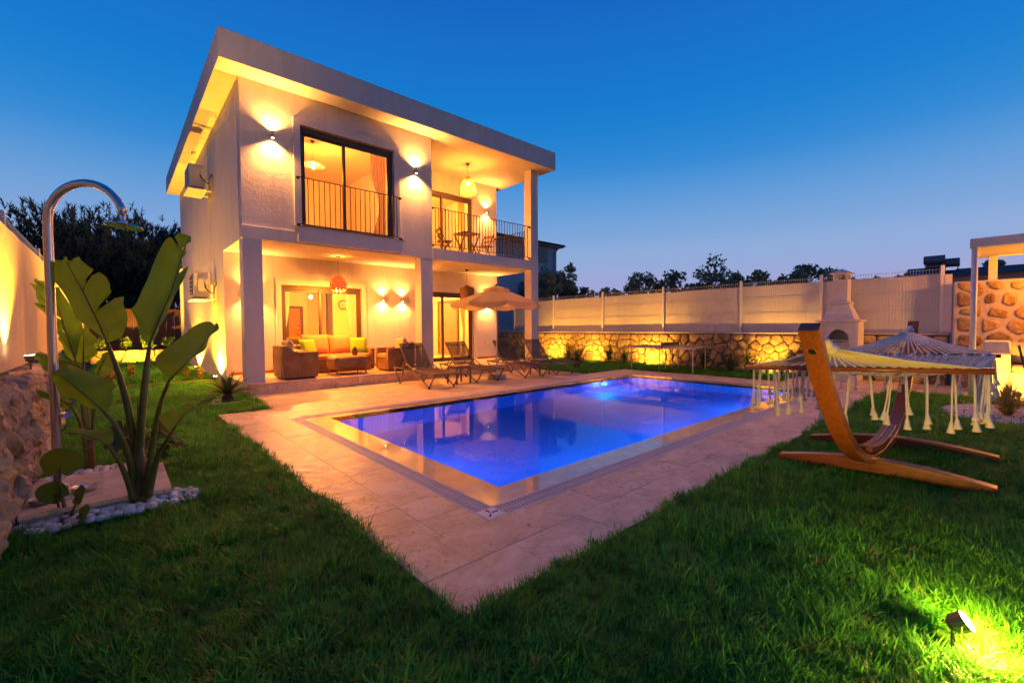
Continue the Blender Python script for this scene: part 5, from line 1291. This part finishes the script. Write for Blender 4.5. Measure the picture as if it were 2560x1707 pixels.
# ================================================================== neighbours
BLUEW = simple('neighbour_render', (.50,.50,.54), .9, .2, var=.06, scale=4); ROOFT = simple('old_roof_tile', (.16,.085,.07), .9, .2, var=.2, scale=10)
t = thing('neighbour_house', (16.5, 18, 0), 'neighbouring house with tiled hip roof behind the villa loggia', 'house')
q = at(1391, 640, y=17.2); xr_ = q.x; box('wall', (13.9, 17.2, 0), (xr_, 23, 5.72), BLUEW, t)
box('cornice', (13.6, 16.9, 5.72), (xr_+.3, 23.3, 5.80), BLUEW, t)
ez, rz_ = 5.80, 6.75; e0, e1, f0, f1 = 13.5, xr_+.42, 16.75, 23.4; r0 = Vector(((e0+e1)/2-.9, 20, rz_)); r1 = Vector(((e0+e1)/2+.2, 20, rz_))
rf = obj('roof', MB().add([(e0,f0,ez),(e1,f0,ez),(e1,f1,ez),(e0,f1,ez),r0,r1], [(0,1,5,4),(1,2,5),(2,3,4,5),(3,0,4),(0,3,2,1)]), ROOFT, t)
mb = MB()
for k in range(1, 26):
    x = lerp(e0, e1, k/26); s = min(1, (x-e0)/(r0.x-e0), (e1-x)/(e1-r1.x)); mb.tube([(x, f0-.02, ez+.02), (x, lerp(f0, 20, s), lerp(ez, rz_, s)+.02)], .035, 5)
obj('roof_ribs', mb, ROOFT, rf, kind='stuff')
a, b = at(1347, 622, y=17.18), at(1366, 656, y=17.18)
w_ = obj('window', MB().box((a.x-.5, 17.15, b.z-.06), (b.x+.08, 17.2, a.z+.08)), simple('grey_frame', (.28,.28,.30), .6), t)
box('pane', (a.x-.44, 17.13, b.z), (b.x, 17.149, a.z), simple('dark_pane', (.05,.075,.10), .1, .5, var=.05), w_)
obj('down_pipe', MB().tube([(xr_-.2, 17.14, .0), (xr_-.2, 17.14, 5.4), (xr_-.1, 16.95, 5.7)], .045, 8), BLUEW, t)
RED = simple('red_roof_sheet', (.10,.025,.022), .8, .3, var=.2, scale=3)
t = thing('far_house', (27, 2, 0), 'low house with dark red roof beyond the fence end', 'house')
a, b = at(2378, 700, x=26), at(2600, 700, x=26); box('wall', (26, b.y, 0), (31, a.y, a.z+.2), BLUEW, t)
rg = at(2392, 672, x=28.5); obj('roof', MB().add([(25.6, b.y-1, a.z+.15), (25.6, a.y+.2, a.z+.15), (31.5, a.y+.2, a.z+.15), (31.5, b.y-1, a.z+.15), (28.5, rg.y, rg.z), (28.5, b.y, rg.z)], [(0,1,4,5),(1,2,4),(2,3,5,4),(3,0,5)]), RED, t)
t = thing('far_flat_house', (30, 5, 0), 'flat roofed far house carrying the solar heaters', 'house')
a, b = at(2290, 700, x=27), at(2384, 700, x=27); box('wall', (27, b.y, 0), (31, a.y, a.z+.1), BLUEW, t); box('roof', (26.9, b.y-.1, a.z+.1), (31.1, a.y+.1, a.z+.2), CONC, t)
TANK = simple('tank_blue_grey', (.10,.13,.17), .4, .5, var=.1); PANEL = simple('solar_panel', (.02,.04,.07), .15, .6, var=.1)
for k, (u, v, lb) in enumerate([(2336, 650, 'solar water heater with the higher tank above the fence end'), (2372, 657, 'solar water heater with the lower tank beside the last fence post')]):
    c_ = at(u, v, x=28.5+k*.3); t = thing('solar_heater', (c_.x, c_.y, c_.z-1), lb, 'solar heater', 'solar heaters')
    obj('tank', MB().tube([c_+Vector((0,.36,0)), c_-Vector((0,.36,0))], .20, 14), TANK, t); obj('cradle', MB().bar(c_+Vector((0,.3,-.2)), c_+Vector((0,.3,-1.1)), .05, .05).bar(c_+Vector((0,-.3,-.2)), c_+Vector((0,-.3,-1.1)), .05, .05), GALV, t)
    obj('panel', MB().add([c_+Vector((-.1,.9,-.35)), c_+Vector((-.1,-.4,-.35)), c_+Vector((-1.3,-.4,-1.1)), c_+Vector((-1.3,1.1,-1.1)), c_+Vector((-.05,.9,-.40)), c_+Vector((-.05,-.4,-.40)), c_+Vector((-1.25,-.4,-1.15)), c_+Vector((-1.25,1.1,-1.15))], [(0,1,2,3),(7,6,5,4),(0,4,5,1),(1,5,6,2),(2,6,7,3),(3,7,4,0)]), PANEL, t)
    if k == 0: obj('lower_tank', MB().tube([c_+Vector((.1,.28,-.32)), c_+Vector((.1,-.38,-.32))], .14, 12), TANK, t)
p = at(2515, 690, x=33); tree('far_tree', (p.x, p.y, 0), p.z+.6, (p.z-.1, 1.2), 'dark tree top between the far roofs under the pergola', leaf=.3, n=120, seed=90, lobes=7)
# ================================================================== hammock on its curved larch stand
HY = .76
t = thing('hammock_stand', (5.2, HY, 0), 'curved laminated wooden hammock stand on two arched cross feet in the lawn', 'hammock stand')
near = [(2.98,1.26),(3.22,.98),(3.50,.72),(3.82,.48),(4.20,.285),(4.65,.155),(5.15,.115)]
far = [(7.30,1.29),(7.12,1.02),(6.88,.74),(6.60,.50),(6.24,.29),(5.80,.16),(5.15,.115)]
def swept(path, wy, th, y=HY):
    pts_ = smoothed([(x, 0, z) for x, z in path], 34); vs = []; fs = []; n_ = len(pts_)
    for i, p in enumerate(pts_):
        d = (pts_[min(i+1, n_-1)]-pts_[max(i-1, 0)]).normalized(); nn = Vector((-d.z, 0, d.x))
        for sy_, sn in ((-1,-1),(1,-1),(1,1),(-1,1)): vs.append(p+Vector((0, y+sy_*wy/2, 0))+nn*sn*th/2)
    for i in range(n_-1):
        for j in range(4): fs.append((i*4+j, i*4+(j+1) % 4, (i+1)*4+(j+1) % 4, (i+1)*4+j))
    fs += [(3,2,1,0), tuple((n_-1)*4+j for j in range(4))]
    return MB().add(vs, fs)
obj('near_arm', swept(near, .105, .072), LARCH, t, bevel=.006); obj('far_arm', swept(far, .105, .072), LARCH, t, bevel=.006)
for s in (-1, 1): obj('splice_plank', swept([(4.55,.255),(4.85,.215),(5.15,.20),(5.45,.215),(5.75,.255)], .048, .045, HY+s*.028), LARCH, t, bevel=.004)
for (a, b) in (((4.70, 1.42), (4.85, .02)), ((5.72, 1.42), (6.0, .02))):
    vs = []; fs = []; n_ = 22
    for i in range(n_+1):
        q = i/n_; x, y = lerp(a[0], b[0], q), lerp(a[1], b[1], q); zc = .045+.055*math.sin(math.pi*q); h_ = .03+.028*math.sin(math.pi*q)
        for dx, dz in ((-.055,-h_),(.055,-h_),(.055,h_),(-.055,h_)): vs.append((x+dx, y, zc+dz-.02))
    for i in range(n_):
        for j in range(4): fs.append((i*4+j, i*4+(j+1) % 4, (i+1)*4+(j+1) % 4, (i+1)*4+j))
    fs += [(3,2,1,0), tuple(n_*4+j for j in range(4))]
    obj('cross_foot', MB().add(vs, fs), LARCH_Y, t, bevel=.005)
for p, d in ((Vector((3.10, HY, 1.15)), Vector((-.75,0,-.65))), (Vector((7.20, HY, 1.15)), Vector((.75,0,-.65)))):
    obj('bolt', MB().tube([p-d*.09, p+d*.06], .008, 8).tube([p+d*.055, p+d*.062], .02, 12).tube([p-d*.06, p-d*.066], .02, 12), CHROME, t)
    obj('chain_link', MB().tube([p-d*.09+Vector((0, .018*math.cos(k*.5236), .03*math.sin(k*.5236)-.02)) for k in range(13)], .005, 6), CHROME, t)
h = thing('hammock', (5.2, HY, .9), 'cream knotted cotton hammock with wooden spreader bars and long tassels', 'hammock')
BX0, BX1 = 4.0, 6.62
def barpt(x, s, z): return Vector((x, lerp(1.44, .07, s), z+(lerp(-.028, .032, s) if x < 5.3 else lerp(-.04, .0, s))))
b0z, b1z = .945, .945
obj('spreader_bar', MB().tube([(BX0, 1.47, b0z-.029), (BX0, .04, b0z+.033)], .021, 10), LARCH_Y, h, smooth=True)
obj('spreader_bar', MB().tube([(BX1, 1.47, b1z-.041), (BX1, .03, b1z)], .021, 10), LARCH_Y, h, smooth=True)
n_ = 24
for end, bx, bz, hk in ((0, BX0, b0z, Vector((3.38, HY, 1.14))), (1, BX1, b1z, Vector((6.97, HY, 1.20)))):
    kn = hk+Vector((.12 if end == 0 else -.12, 0, -.03))
    obj('loop_wrap', MB().tube(smoothed([hk+Vector((-.05 if end == 0 else .05,0,.04)), hk, hk.lerp(kn, .5)+Vector((0,.02,0)), kn], 8), [.018, .026, .032, .022, .030, .034, .040, .046], 10), WHITECOT, h, smooth=True)
    for k in range(n_):
        s = (k+.5)/n_; q = barpt(bx, s, bz+.018); m_ = kn.lerp(q, .5)+Vector((0,0,-.012))
        obj('rope', MB().tube([kn+Vector((0, (.5-s)*.07, 0)), m_, q, q+Vector((.03 if end == 0 else -.03, 0, -.028))], .0088, 6), WHITECOT, h, smooth=True)
def bed(s, q):
    "s across 0..1, q along 0..1"
    p = barpt(lerp(BX0+.02, BX1-.02, q), s, lerp(b0z, b1z, q)); sag = math.sin(math.pi*q)
    p.z -= .13*sag*(.45+.55*math.sin(math.pi*s))-.0; p.y = lerp(p.y, HY, .10*sag); return p
mb = MB(); nr, ns = 22, 46
for k in range(nr):
    for ph in (0, 1):
        pts_ = []
        for i in range(ns+1):
            w_ = (i+ph) % 2; s = (k+.5+(.46 if w_ else -.46)*1.0)/nr; p = bed(min(1, max(0, s)), i/ns); p.z += .006*(1 if w_ == ph else -1); pts_.append(p)
        mb.tube(pts_, .0068, 4, False)
obj('net', mb, WHITECOT, h, kind='stuff')
for s in (0, 1): obj('edge_cord', MB().tube([bed(s, i/30) for i in range(31)], .011, 6), WHITECOT, h, smooth=True)
for k in range(10): obj('knot', MB().lathe([(0, .03), (.022, .018), (.028, 0), (.02, -.02), (0, -.028)], bed((k+.5)/10, .99)+Vector((0,0,.0)), 8), WHITECOT, h, smooth=True)
rnd = random.Random(4)
edge_ = [bed(s, (k+.35+rnd.uniform(-.2, .2))/19) for s in (0, 1) for k in range(19)]+[bed((k+.5+rnd.uniform(-.2, .2))/13, .012)-Vector((0,0,.02)) for k in range(13)]+[bed((k+.5)/9, .985)-Vector((0,0,.02)) for k in range(9)]
for p in edge_:
    if True:
        L_ = rnd.uniform(.31, .40); sw = Vector((rnd.gauss(0, .012), rnd.gauss(0, .012), 0)); mb = MB()
        for st in range(2):
            o_ = Vector((rnd.uniform(-.010, .010), rnd.uniform(-.010, .010), 0)); L2 = L_*(1 if st == 0 else rnd.uniform(.72, .95))
            path = [p+o_*.2, p+o_-Vector((0,0,L2*.25))+sw*.3, p+o_*1.2-Vector((0,0,L2*.55))+sw*.6, p+o_*1.5-Vector((0,0,L2*.80))+sw, p+o_*1.6-Vector((0,0,L2*.84))+sw, p+o_*1.8-Vector((0,0,L2*.93))+sw*1.1, p+o_*2-Vector((0,0,L2))+sw*1.2]
            mb.tube(path, [.006, .0065, .006, .006, .011, .017, .024], 7)
        obj('tassel', mb, WHITECOT, h, smooth=True)

# ================================================================== banana plants
def dpt(u, v, dep):
    r = ray(u, v); return CAM + r*(dep/r.dot(FWD))
def leaf(plant, mid, lobes, D, name='leaf', mat=None, nt=10, wob=.012):
    """mid: midrib measured as (u, v, depth offset); lobes: (t0, t1, edge side points); real curved blade surfaces"""
    mp_ = [dpt(u, v, D+d) for u, v, d in mid]
    vs = []; fs = []; uv = []
    for t0, t1, edge in lobes:
        ep = [dpt(u, v, D+d) for u, v, d in edge]; n_ = max(8, int(30*abs(t1-t0))+2); base = len(vs)
        for i in range(n_+1):
            q = i/n_; a = poly_at(mp_, lerp(t0, t1, q)); b = poly_at(ep, q)
            dd = (b-a); nrm = dd.cross(poly_at(mp_, min(1, lerp(t0, t1, q)+.02))-a)
            nrm = nrm.normalized() if nrm.length > 1e-9 else Vector((0,0,1))
            for j in range(nt+1):
                s = j/nt; p = a.lerp(b, s)+nrm*(.055*dd.length*math.sin(math.pi*s)+wob*s*math.sin(q*17+t0*9))
                vs.append(p); uv.append((lerp(t0, t1, q)*4+s*.5, s))
        for i in range(n_):
            for j in range(nt): fs.append((base+i*(nt+1)+j, base+i*(nt+1)+j+1, base+(i+1)*(nt+1)+j+1, base+(i+1)*(nt+1)+j))
    me = MB().add(vs, fs).mesh(name); l_ = me.uv_layers.new(name='leaf')
    for lp in me.loops: l_.data[lp.index].uv = uv[lp.vertex_index]
    o = obj(name, me, mat or BANANA, plant, smooth=True)
    rb = smoothed(mp_, 16); obj('midrib', MB().tube(rb, [.0085*(1-.75*i/15) for i in range(16)], 6), PETIOLE, o, smooth=True)
    return o
def stem(plant, pts_, D, r0, r1, parent=None):
    p = smoothed([dpt(u, v, D+d) if len(q_) == 3 else Vector(q_[:3]) for q_ in pts_ for (u, v, d) in [q_]], 14)
    obj('petiole', MB().tube(p, [lerp(r0, r1, i/13) for i in range(14)], 8), PETIOLE, parent or plant, smooth=True)
bp = thing('banana_plant', (.124, 4.2, 0), 'large banana plant with torn paddle leaves in front of the shower platform', 'banana plant')
D1 = (Vector((.124, 4.2, 0))-CAM).dot(FWD)
def S(lst, d0=0): return [(u, v, d0+(e[0] if e else 0)) for u, v, *e in lst]
# tall right leaf
l1 = leaf(bp, S([(374,862,.02),(379,846,.02),(398,798,.03),(428,729,.06),(457,632,.10),(475,590,.12)]),
     [(0, .82, S([(366,858,.02),(352,838,-.05),(340,798,-.10),(327,772,-.14),(343,760,-.13),(364,707,-.12),(382,657,-.08),(407,614,-.03),(426,593,.0),(440,612,.03)])),
      (.86, 1, S([(452,628,.08),(440,600,.06),(438,588,.04),(452,584,.05),(472,588,.11)])),
      (0.02, .66, S([(380,850,.05),(398,812,.10),(420,762,.15),(437,722,.17),(452,700,.17),(467,664,.18),(447,690,.14)])),
      (.66, 1, S([(447,672,.11),(456,648,.13),(468,615,.14),(478,592,.13)]))], D1)
# big torn left leaf
l2 = leaf(bp, S([(266,851,-.06),(250,815,-.07),(233,781,-.08),(203,720,-.09),(171,664,-.08),(163,646,-.07)]),
     [(0, 1, S([(262,850,-.06),(240,836,-.02),(213,809,.02),(190,790,.04),(172,766,.05),(152,722,.05),(136,694,.04),(128,672,.02),(133,652,0),(150,650,-.04)])),
      (.30, .0, S([(236,780,-.08),(298,738,-.16),(311,755,-.19),(316,775,-.19),(314,795,-.18),(319,816,-.17),(309,836,-.13),(290,848,-.10),(272,856,-.07)])),
      (.56, .31, S([(206,717,-.10),(244,679,-.15),(262,694,-.18),(279,716,-.19),(276,730,-.17),(258,754,-.13),(238,781,-.10)])),
      (.84, .58, S([(177,664,-.09),(186,641,-.13),(207,651,-.16),(227,670,-.17),(229,682,-.16),(216,703,-.12),(207,717,-.10)])),
      (1, .86, S([(163,645,-.07),(160,641,-.08),(172,648,-.10),(172,660,-.09)]))], D1)
# right low leaf
l3 = leaf(bp, S([(424,950,-.12),(438,936,-.14),(466,908,-.17),(493,880,-.20),(520,846,-.22),(546,812,-.22)]),
     [(0, 1, S([(420,947,-.12),(400,931,-.10),(391,906,-.06),(400,884,-.02),(428,857,.02),(472,826,.03),(504,809,.0),(522,803,-.06),(534,811,-.14),(546,806,-.2)])),
      (0, 1, S([(428,950,-.13),(444,937,-.18),(474,909,-.23),(501,880,-.26),(527,847,-.27),(548,818,-.24)]))], D1)
# left middle leaf
l4 = leaf(bp, S([(260,1029,-.22),(238,1008,-.25),(213,987,-.28),(188,967,-.31),(162,946,-.34),(130,931,-.36)]),
     [(0, 1, S([(270,1024,-.22),(280,1000,-.16),(282,977,-.12),(289,963,-.10),(264,949,-.12),(218,926,-.17),(177,915,-.24),(157,918,-.29),(132,928,-.35)])),
      (0, 1, S([(252,1028,-.22),(226,1023,-.22),(208,1008,-.24),(188,1001,-.26),(167,994,-.28),(147,977,-.31),(134,961,-.34),(130,940,-.36)]))], D1)
# left low leaf, curling
l5 = leaf(bp, S([(272,1115,-.20),(255,1105,-.22),(238,1097,-.24),(203,1086,-.27),(180,1083,-.29),(161,1082,-.30)]),
     [(0, 1, S([(280,1110,-.20),(284,1098,-.16),(283,1081,-.13),(272,1072,-.13),(226,1072,-.17),(182,1071,-.24),(163,1078,-.29)])),
      (0, 1, S([(262,1111,-.22),(245,1104,-.26),(226,1098,-.28),(205,1092,-.29),(180,1087,-.30),(162,1084,-.30)]))], D1, wob=.006)
# right small broken leaf
l6 = leaf(bp, S([(427,1082,-.26),(441,1062,-.28),(458,1041,-.30),(476,1026,-.32),(494,1013,-.34),(518,1001,-.36),(542,990,-.37)]),
     [(0, .46, S([(418,1075,-.24),(402,1056,-.18),(399,1038,-.15),(415,1028,-.15),(437,1022,-.18),(447,1032,-.24),(462,1035,-.29)])),
      (.48, .66, S([(458,1032,-.27),(452,1018,-.24),(468,1005,-.24),(478,1012,-.28)])),
      (.68, 1, S([(492,1010,-.32),(506,997,-.31),(525,990,-.33),(541,985,-.36)])),
      (.05, 1, S([(432,1082,-.27),(443,1060,-.33),(468,1037,-.37),(495,1024,-.39),(514,1015,-.39),(541,993,-.37)]))], D1, wob=.006)
stem(bp, [(345,1235,.0),(350,1100,.0),(362,960,.0),(370,890,.01),(374,862,.02)], D1, .032, .011, l1)
stem(bp, [(342,1235,.02),(333,1090,-.0),(310,980,-.03),(290,915,-.05),(266,851,-.06)], D1, .030, .011, l2)
stem(bp, [(362,1235,-.02),(374,1170,-.04),(386,1084,-.07),(402,1007,-.10),(424,950,-.12)], D1, .028, .010, l3)
stem(bp, [(336,1240,-.03),(328,1170,-.08),(312,1112,-.14),(290,1064,-.19),(260,1029,-.22)], D1, .024, .010, l4)
stem(bp, [(334,1250,-.05),(322,1210,-.09),(304,1165,-.14),(288,1138,-.17),(272,1115,-.20)], D1, .022, .009, l5)
stem(bp, [(372,1240,-.05),(384,1180,-.12),(396,1135,-.18),(410,1112,-.22),(427,1082,-.26)], D1, .024, .009, l6)
stem(bp, [(346,1200,.02),(347,1060,.02),(345,1030,.02),(345,998,.02)], D1, .014, .002)
cb = dpt(350, 1243, D1); obj('base_sheath', MB().tube([cb+Vector((0,0,-.1)), cb+Vector((.0,0,.08)), cb+Vector((0,0,.26)), cb+Vector((.01,0,.36))], [.062, .058, .045, .02], 12), PSEUDO, bp, smooth=True)
# second, smaller banana plant behind the platform
b2 = thing('banana_plant', (-.218, 5.53, 0), 'smaller banana plant behind the shower pole and platform', 'banana plant')
D2 = (Vector((-.218, 5.53, 0))-CAM).dot(FWD)
m1 = leaf(b2, S([(188,902,0),(178,868,0),(168,842,0),(156,804,.0),(145,766,.02),(133,722,.05)]),
     [(0, 1, S([(194,880,.02),(199,848,.05),(207,820,.06),(198,798,.06),(180,770,.06),(158,733,.05),(143,714,.05)])),
      (.05, .42, S([(164,861,-.02),(150,838,-.06),(140,822,-.08),(143,808,-.06)])),
      (.45, .62, S([(140,806,-.06),(110,782,-.10),(86,757,-.12),(116,766,-.08)])),
      (.63, .84, S([(118,768,-.08),(92,752,-.12),(86,716,-.12),(74,708,-.12),(100,716,-.08),(120,726,-.04)])),
      (.85, 1, S([(120,720,-.04),(96,708,-.08),(84,697,-.10),(100,700,-.06),(118,706,.0)]))], D2)
m2 = leaf(b2, S([(209,905,.10),(209,880,.10),(209,850,.10),(209,822,.12)]),
     [(0, 1, S([(196,912,.10),(168,890,.05),(155,862,.03),(150,838,.05),(200,812,.11)])), (0, 1, S([(222,905,.10),(240,884,.07),(238,860,.06),(235,838,.06),(216,812,.1)]))], D2)
m3 = leaf(b2, S([(206,921,-.05),(185,910,-.08),(160,903,-.11),(130,896,-.13),(104,888,-.14),(88,884,-.14)]),
     [(0, 1, S([(206,917,-.04),(190,902,-.02),(165,888,-.02),(140,884,-.04),(106,884,-.08),(94,877,-.11)])), (0, 1, S([(200,925,-.07),(170,925,-.12),(140,924,-.15),(116,928,-.17),(100,912,-.16),(86,890,-.15)]))], D2)
m4 = leaf(b2, S([(176,1014,-.12),(160,1004,-.14),(140,994,-.17),(110,982,-.20),(70,975,-.22)]),
     [(0, 1, S([(178,1008,-.12),(178,1000,-.09),(150,988,-.10),(116,978,-.15),(72,973,-.21)])), (0, 1, S([(170,1024,-.13),(150,1018,-.16),(130,1004,-.19),(100,992,-.22),(72,977,-.22)]))], D2)
m5 = leaf(b2, S([(246,934,.06),(252,918,.06),(262,898,.06),(272,878,.07)]),
     [(0, 1, S([(236,930,.05),(240,912,.02),(250,895,.02),(268,876,.05)])), (0, 1, S([(256,944,.05),(274,930,.0),(288,906,-.02),(284,884,.04)]))], D2)
for k, (lf, pts_) in enumerate([(m1, [(222,1165,0),(216,1080,0),(208,1000,0),(200,950,0),(188,902,0)]), (m2, [(226,1165,.02),(222,1080,.05),(215,1000,.08),(210,940,.10),(209,905,.10)]), (m3, [(222,1165,0),(214,1080,0),(206,1010,-.02),(204,960,-.04),(206,921,-.05)]),
     (m4, [(220,1165,-.02),(212,1100,-.04),(204,1068,-.07),(192,1038,-.10),(176,1014,-.12)]), (m5, [(230,1165,.0),(232,1080,.03),(236,1020,.04),(240,970,.05),(246,934,.06)])]): stem(b2, pts_, D2, .020, .009, lf)
cb = dpt(226, 1168, D2); obj('base_sheath', MB().tube([cb+Vector((0,0,-.08)), cb+Vector((0,0,.1)), cb+Vector((0,0,.24)), cb+Vector((0,0,.36))], [.040, .036, .028, .012], 12), PSEUDO, b2, smooth=True)
# taro with heart shaped leaves
TARO = leafmat('taro_leaf', (.06,.14,.015), (.12,.22,.03), .4, .3).m
def heart(plant, c, u_, v_, r_, name='leaf', mat=None, lob=.5, cut=0):
    c = Vector(c); u_ = Vector(u_).normalized(); v_ = Vector(v_).normalized(); nrm = u_.cross(v_); n_ = 28; vs = [c]; fs = []
    for i in range(n_+1):
        a = 6.2832*i/n_; rr = r_*(1.0-.28*math.cos(a)+.14*math.cos(2*a)-.34*math.exp(-((abs(a-math.pi)-math.pi)**2)*0)*0); rr *= (.42+.58*min(1, abs(math.pi-abs(math.pi-a))/.5)) if True else 1
        if cut and i % cut == 0: rr *= .45
        p = c-v_*math.cos(a)*rr+u_*math.sin(a)*rr*.9
        vs.append(c.lerp(p, .55)+nrm*r_*.07); vs.append(p+nrm*(-.10*r_+.05*r_*math.sin(a*5)))
    for i in range(n_):
        a, b = 1+2*i, 3+2*i; fs += [(0, a, b), (a, a+1, b+1, b)]
    o = obj(name, MB().add(vs, fs), mat or TARO, plant, smooth=True); return o
tp = thing('taro_plant', (-.271, 4.19, 0), 'small taro plant with heart shaped leaves among the white pebbles', 'taro')
D3 = (Vector((-.271, 4.19, 0))-CAM).dot(FWD); bs = dpt(169, 1298, D3)
for (lc, tip, side, r_, st) in [((152,1170,-.02), (158,1128), (195,1155), .125, [(150,1195)]), ((140,1235,.0), (110,1220), (150,1260), .085, [(152,1262)]), ((196,1240,-.03), (226,1224), (190,1228), .075, [(180,1262)]), ((205,1285,-.08), (236,1278), (205,1270), .07, [(185,1288)]), ((60,1325,-.12), (30,1345), (60,1345), .09, [(120,1258)])]:
    c_ = dpt(lc[0], lc[1], D3+lc[2]); v_ = dpt(tip[0], tip[1], D3+lc[2]-.06)-c_; u_ = dpt(side[0], side[1], D3+lc[2]+.03)-c_
    u_ = (u_-v_*(u_.dot(v_)/v_.length_squared))
    lf = heart(tp, c_, u_, v_, r_, mat=GOLD if lc[1] > 1320 else None)
    obj('petiole', MB().tube(smoothed([bs, dpt(st[0][0], st[0][1]+20, D3), c_-v_.normalized()*r_*.0], 9), [.012-.0008*i for i in range(9)], 7), PETIOLE, lf, smooth=True)
# monstera behind the platform
MON = leafmat('monstera_leaf', (.06,.11,.02), (.12,.17,.04), .45, .25).m
mp = thing('monstera_plant', (.12, 5.35, 0), 'pale green monstera with split leaves behind the banana stems', 'monstera')
D4 = (Vector((.12, 5.35, 0))-CAM).dot(FWD); bs = dpt(330, 1150, D4)
for k, (u, v, tu, tv, r_) in enumerate([(308,1075,300,1110,.15), (322,1110,330,1140,.10), (292,1105,285,1130,.10), (400,1065,420,1085,.13), (418,1088,438,1100,.12), (375,1095,365,1120,.12), (440,1110,458,1125,.10), (405,1125,420,1145,.10), (385,1140,395,1160,.09)]):
    c_ = dpt(u, v, D4-.02*k); v_ = dpt(tu, tv, D4-.02*k-.08)-c_; u_ = RGT*.5+Vector((0,0,.35 if k % 2 else -.2)); u_ = u_-v_*(u_.dot(v_)/v_.length_squared)
    lf = heart(mp, c_, u_, v_, r_, mat=MON, cut=4)
    obj('petiole', MB().tube(smoothed([bs, bs.lerp(c_, .5)+Vector((0,0,.06)), c_], 8), .006, 6), PETIOLE, lf, smooth=True)
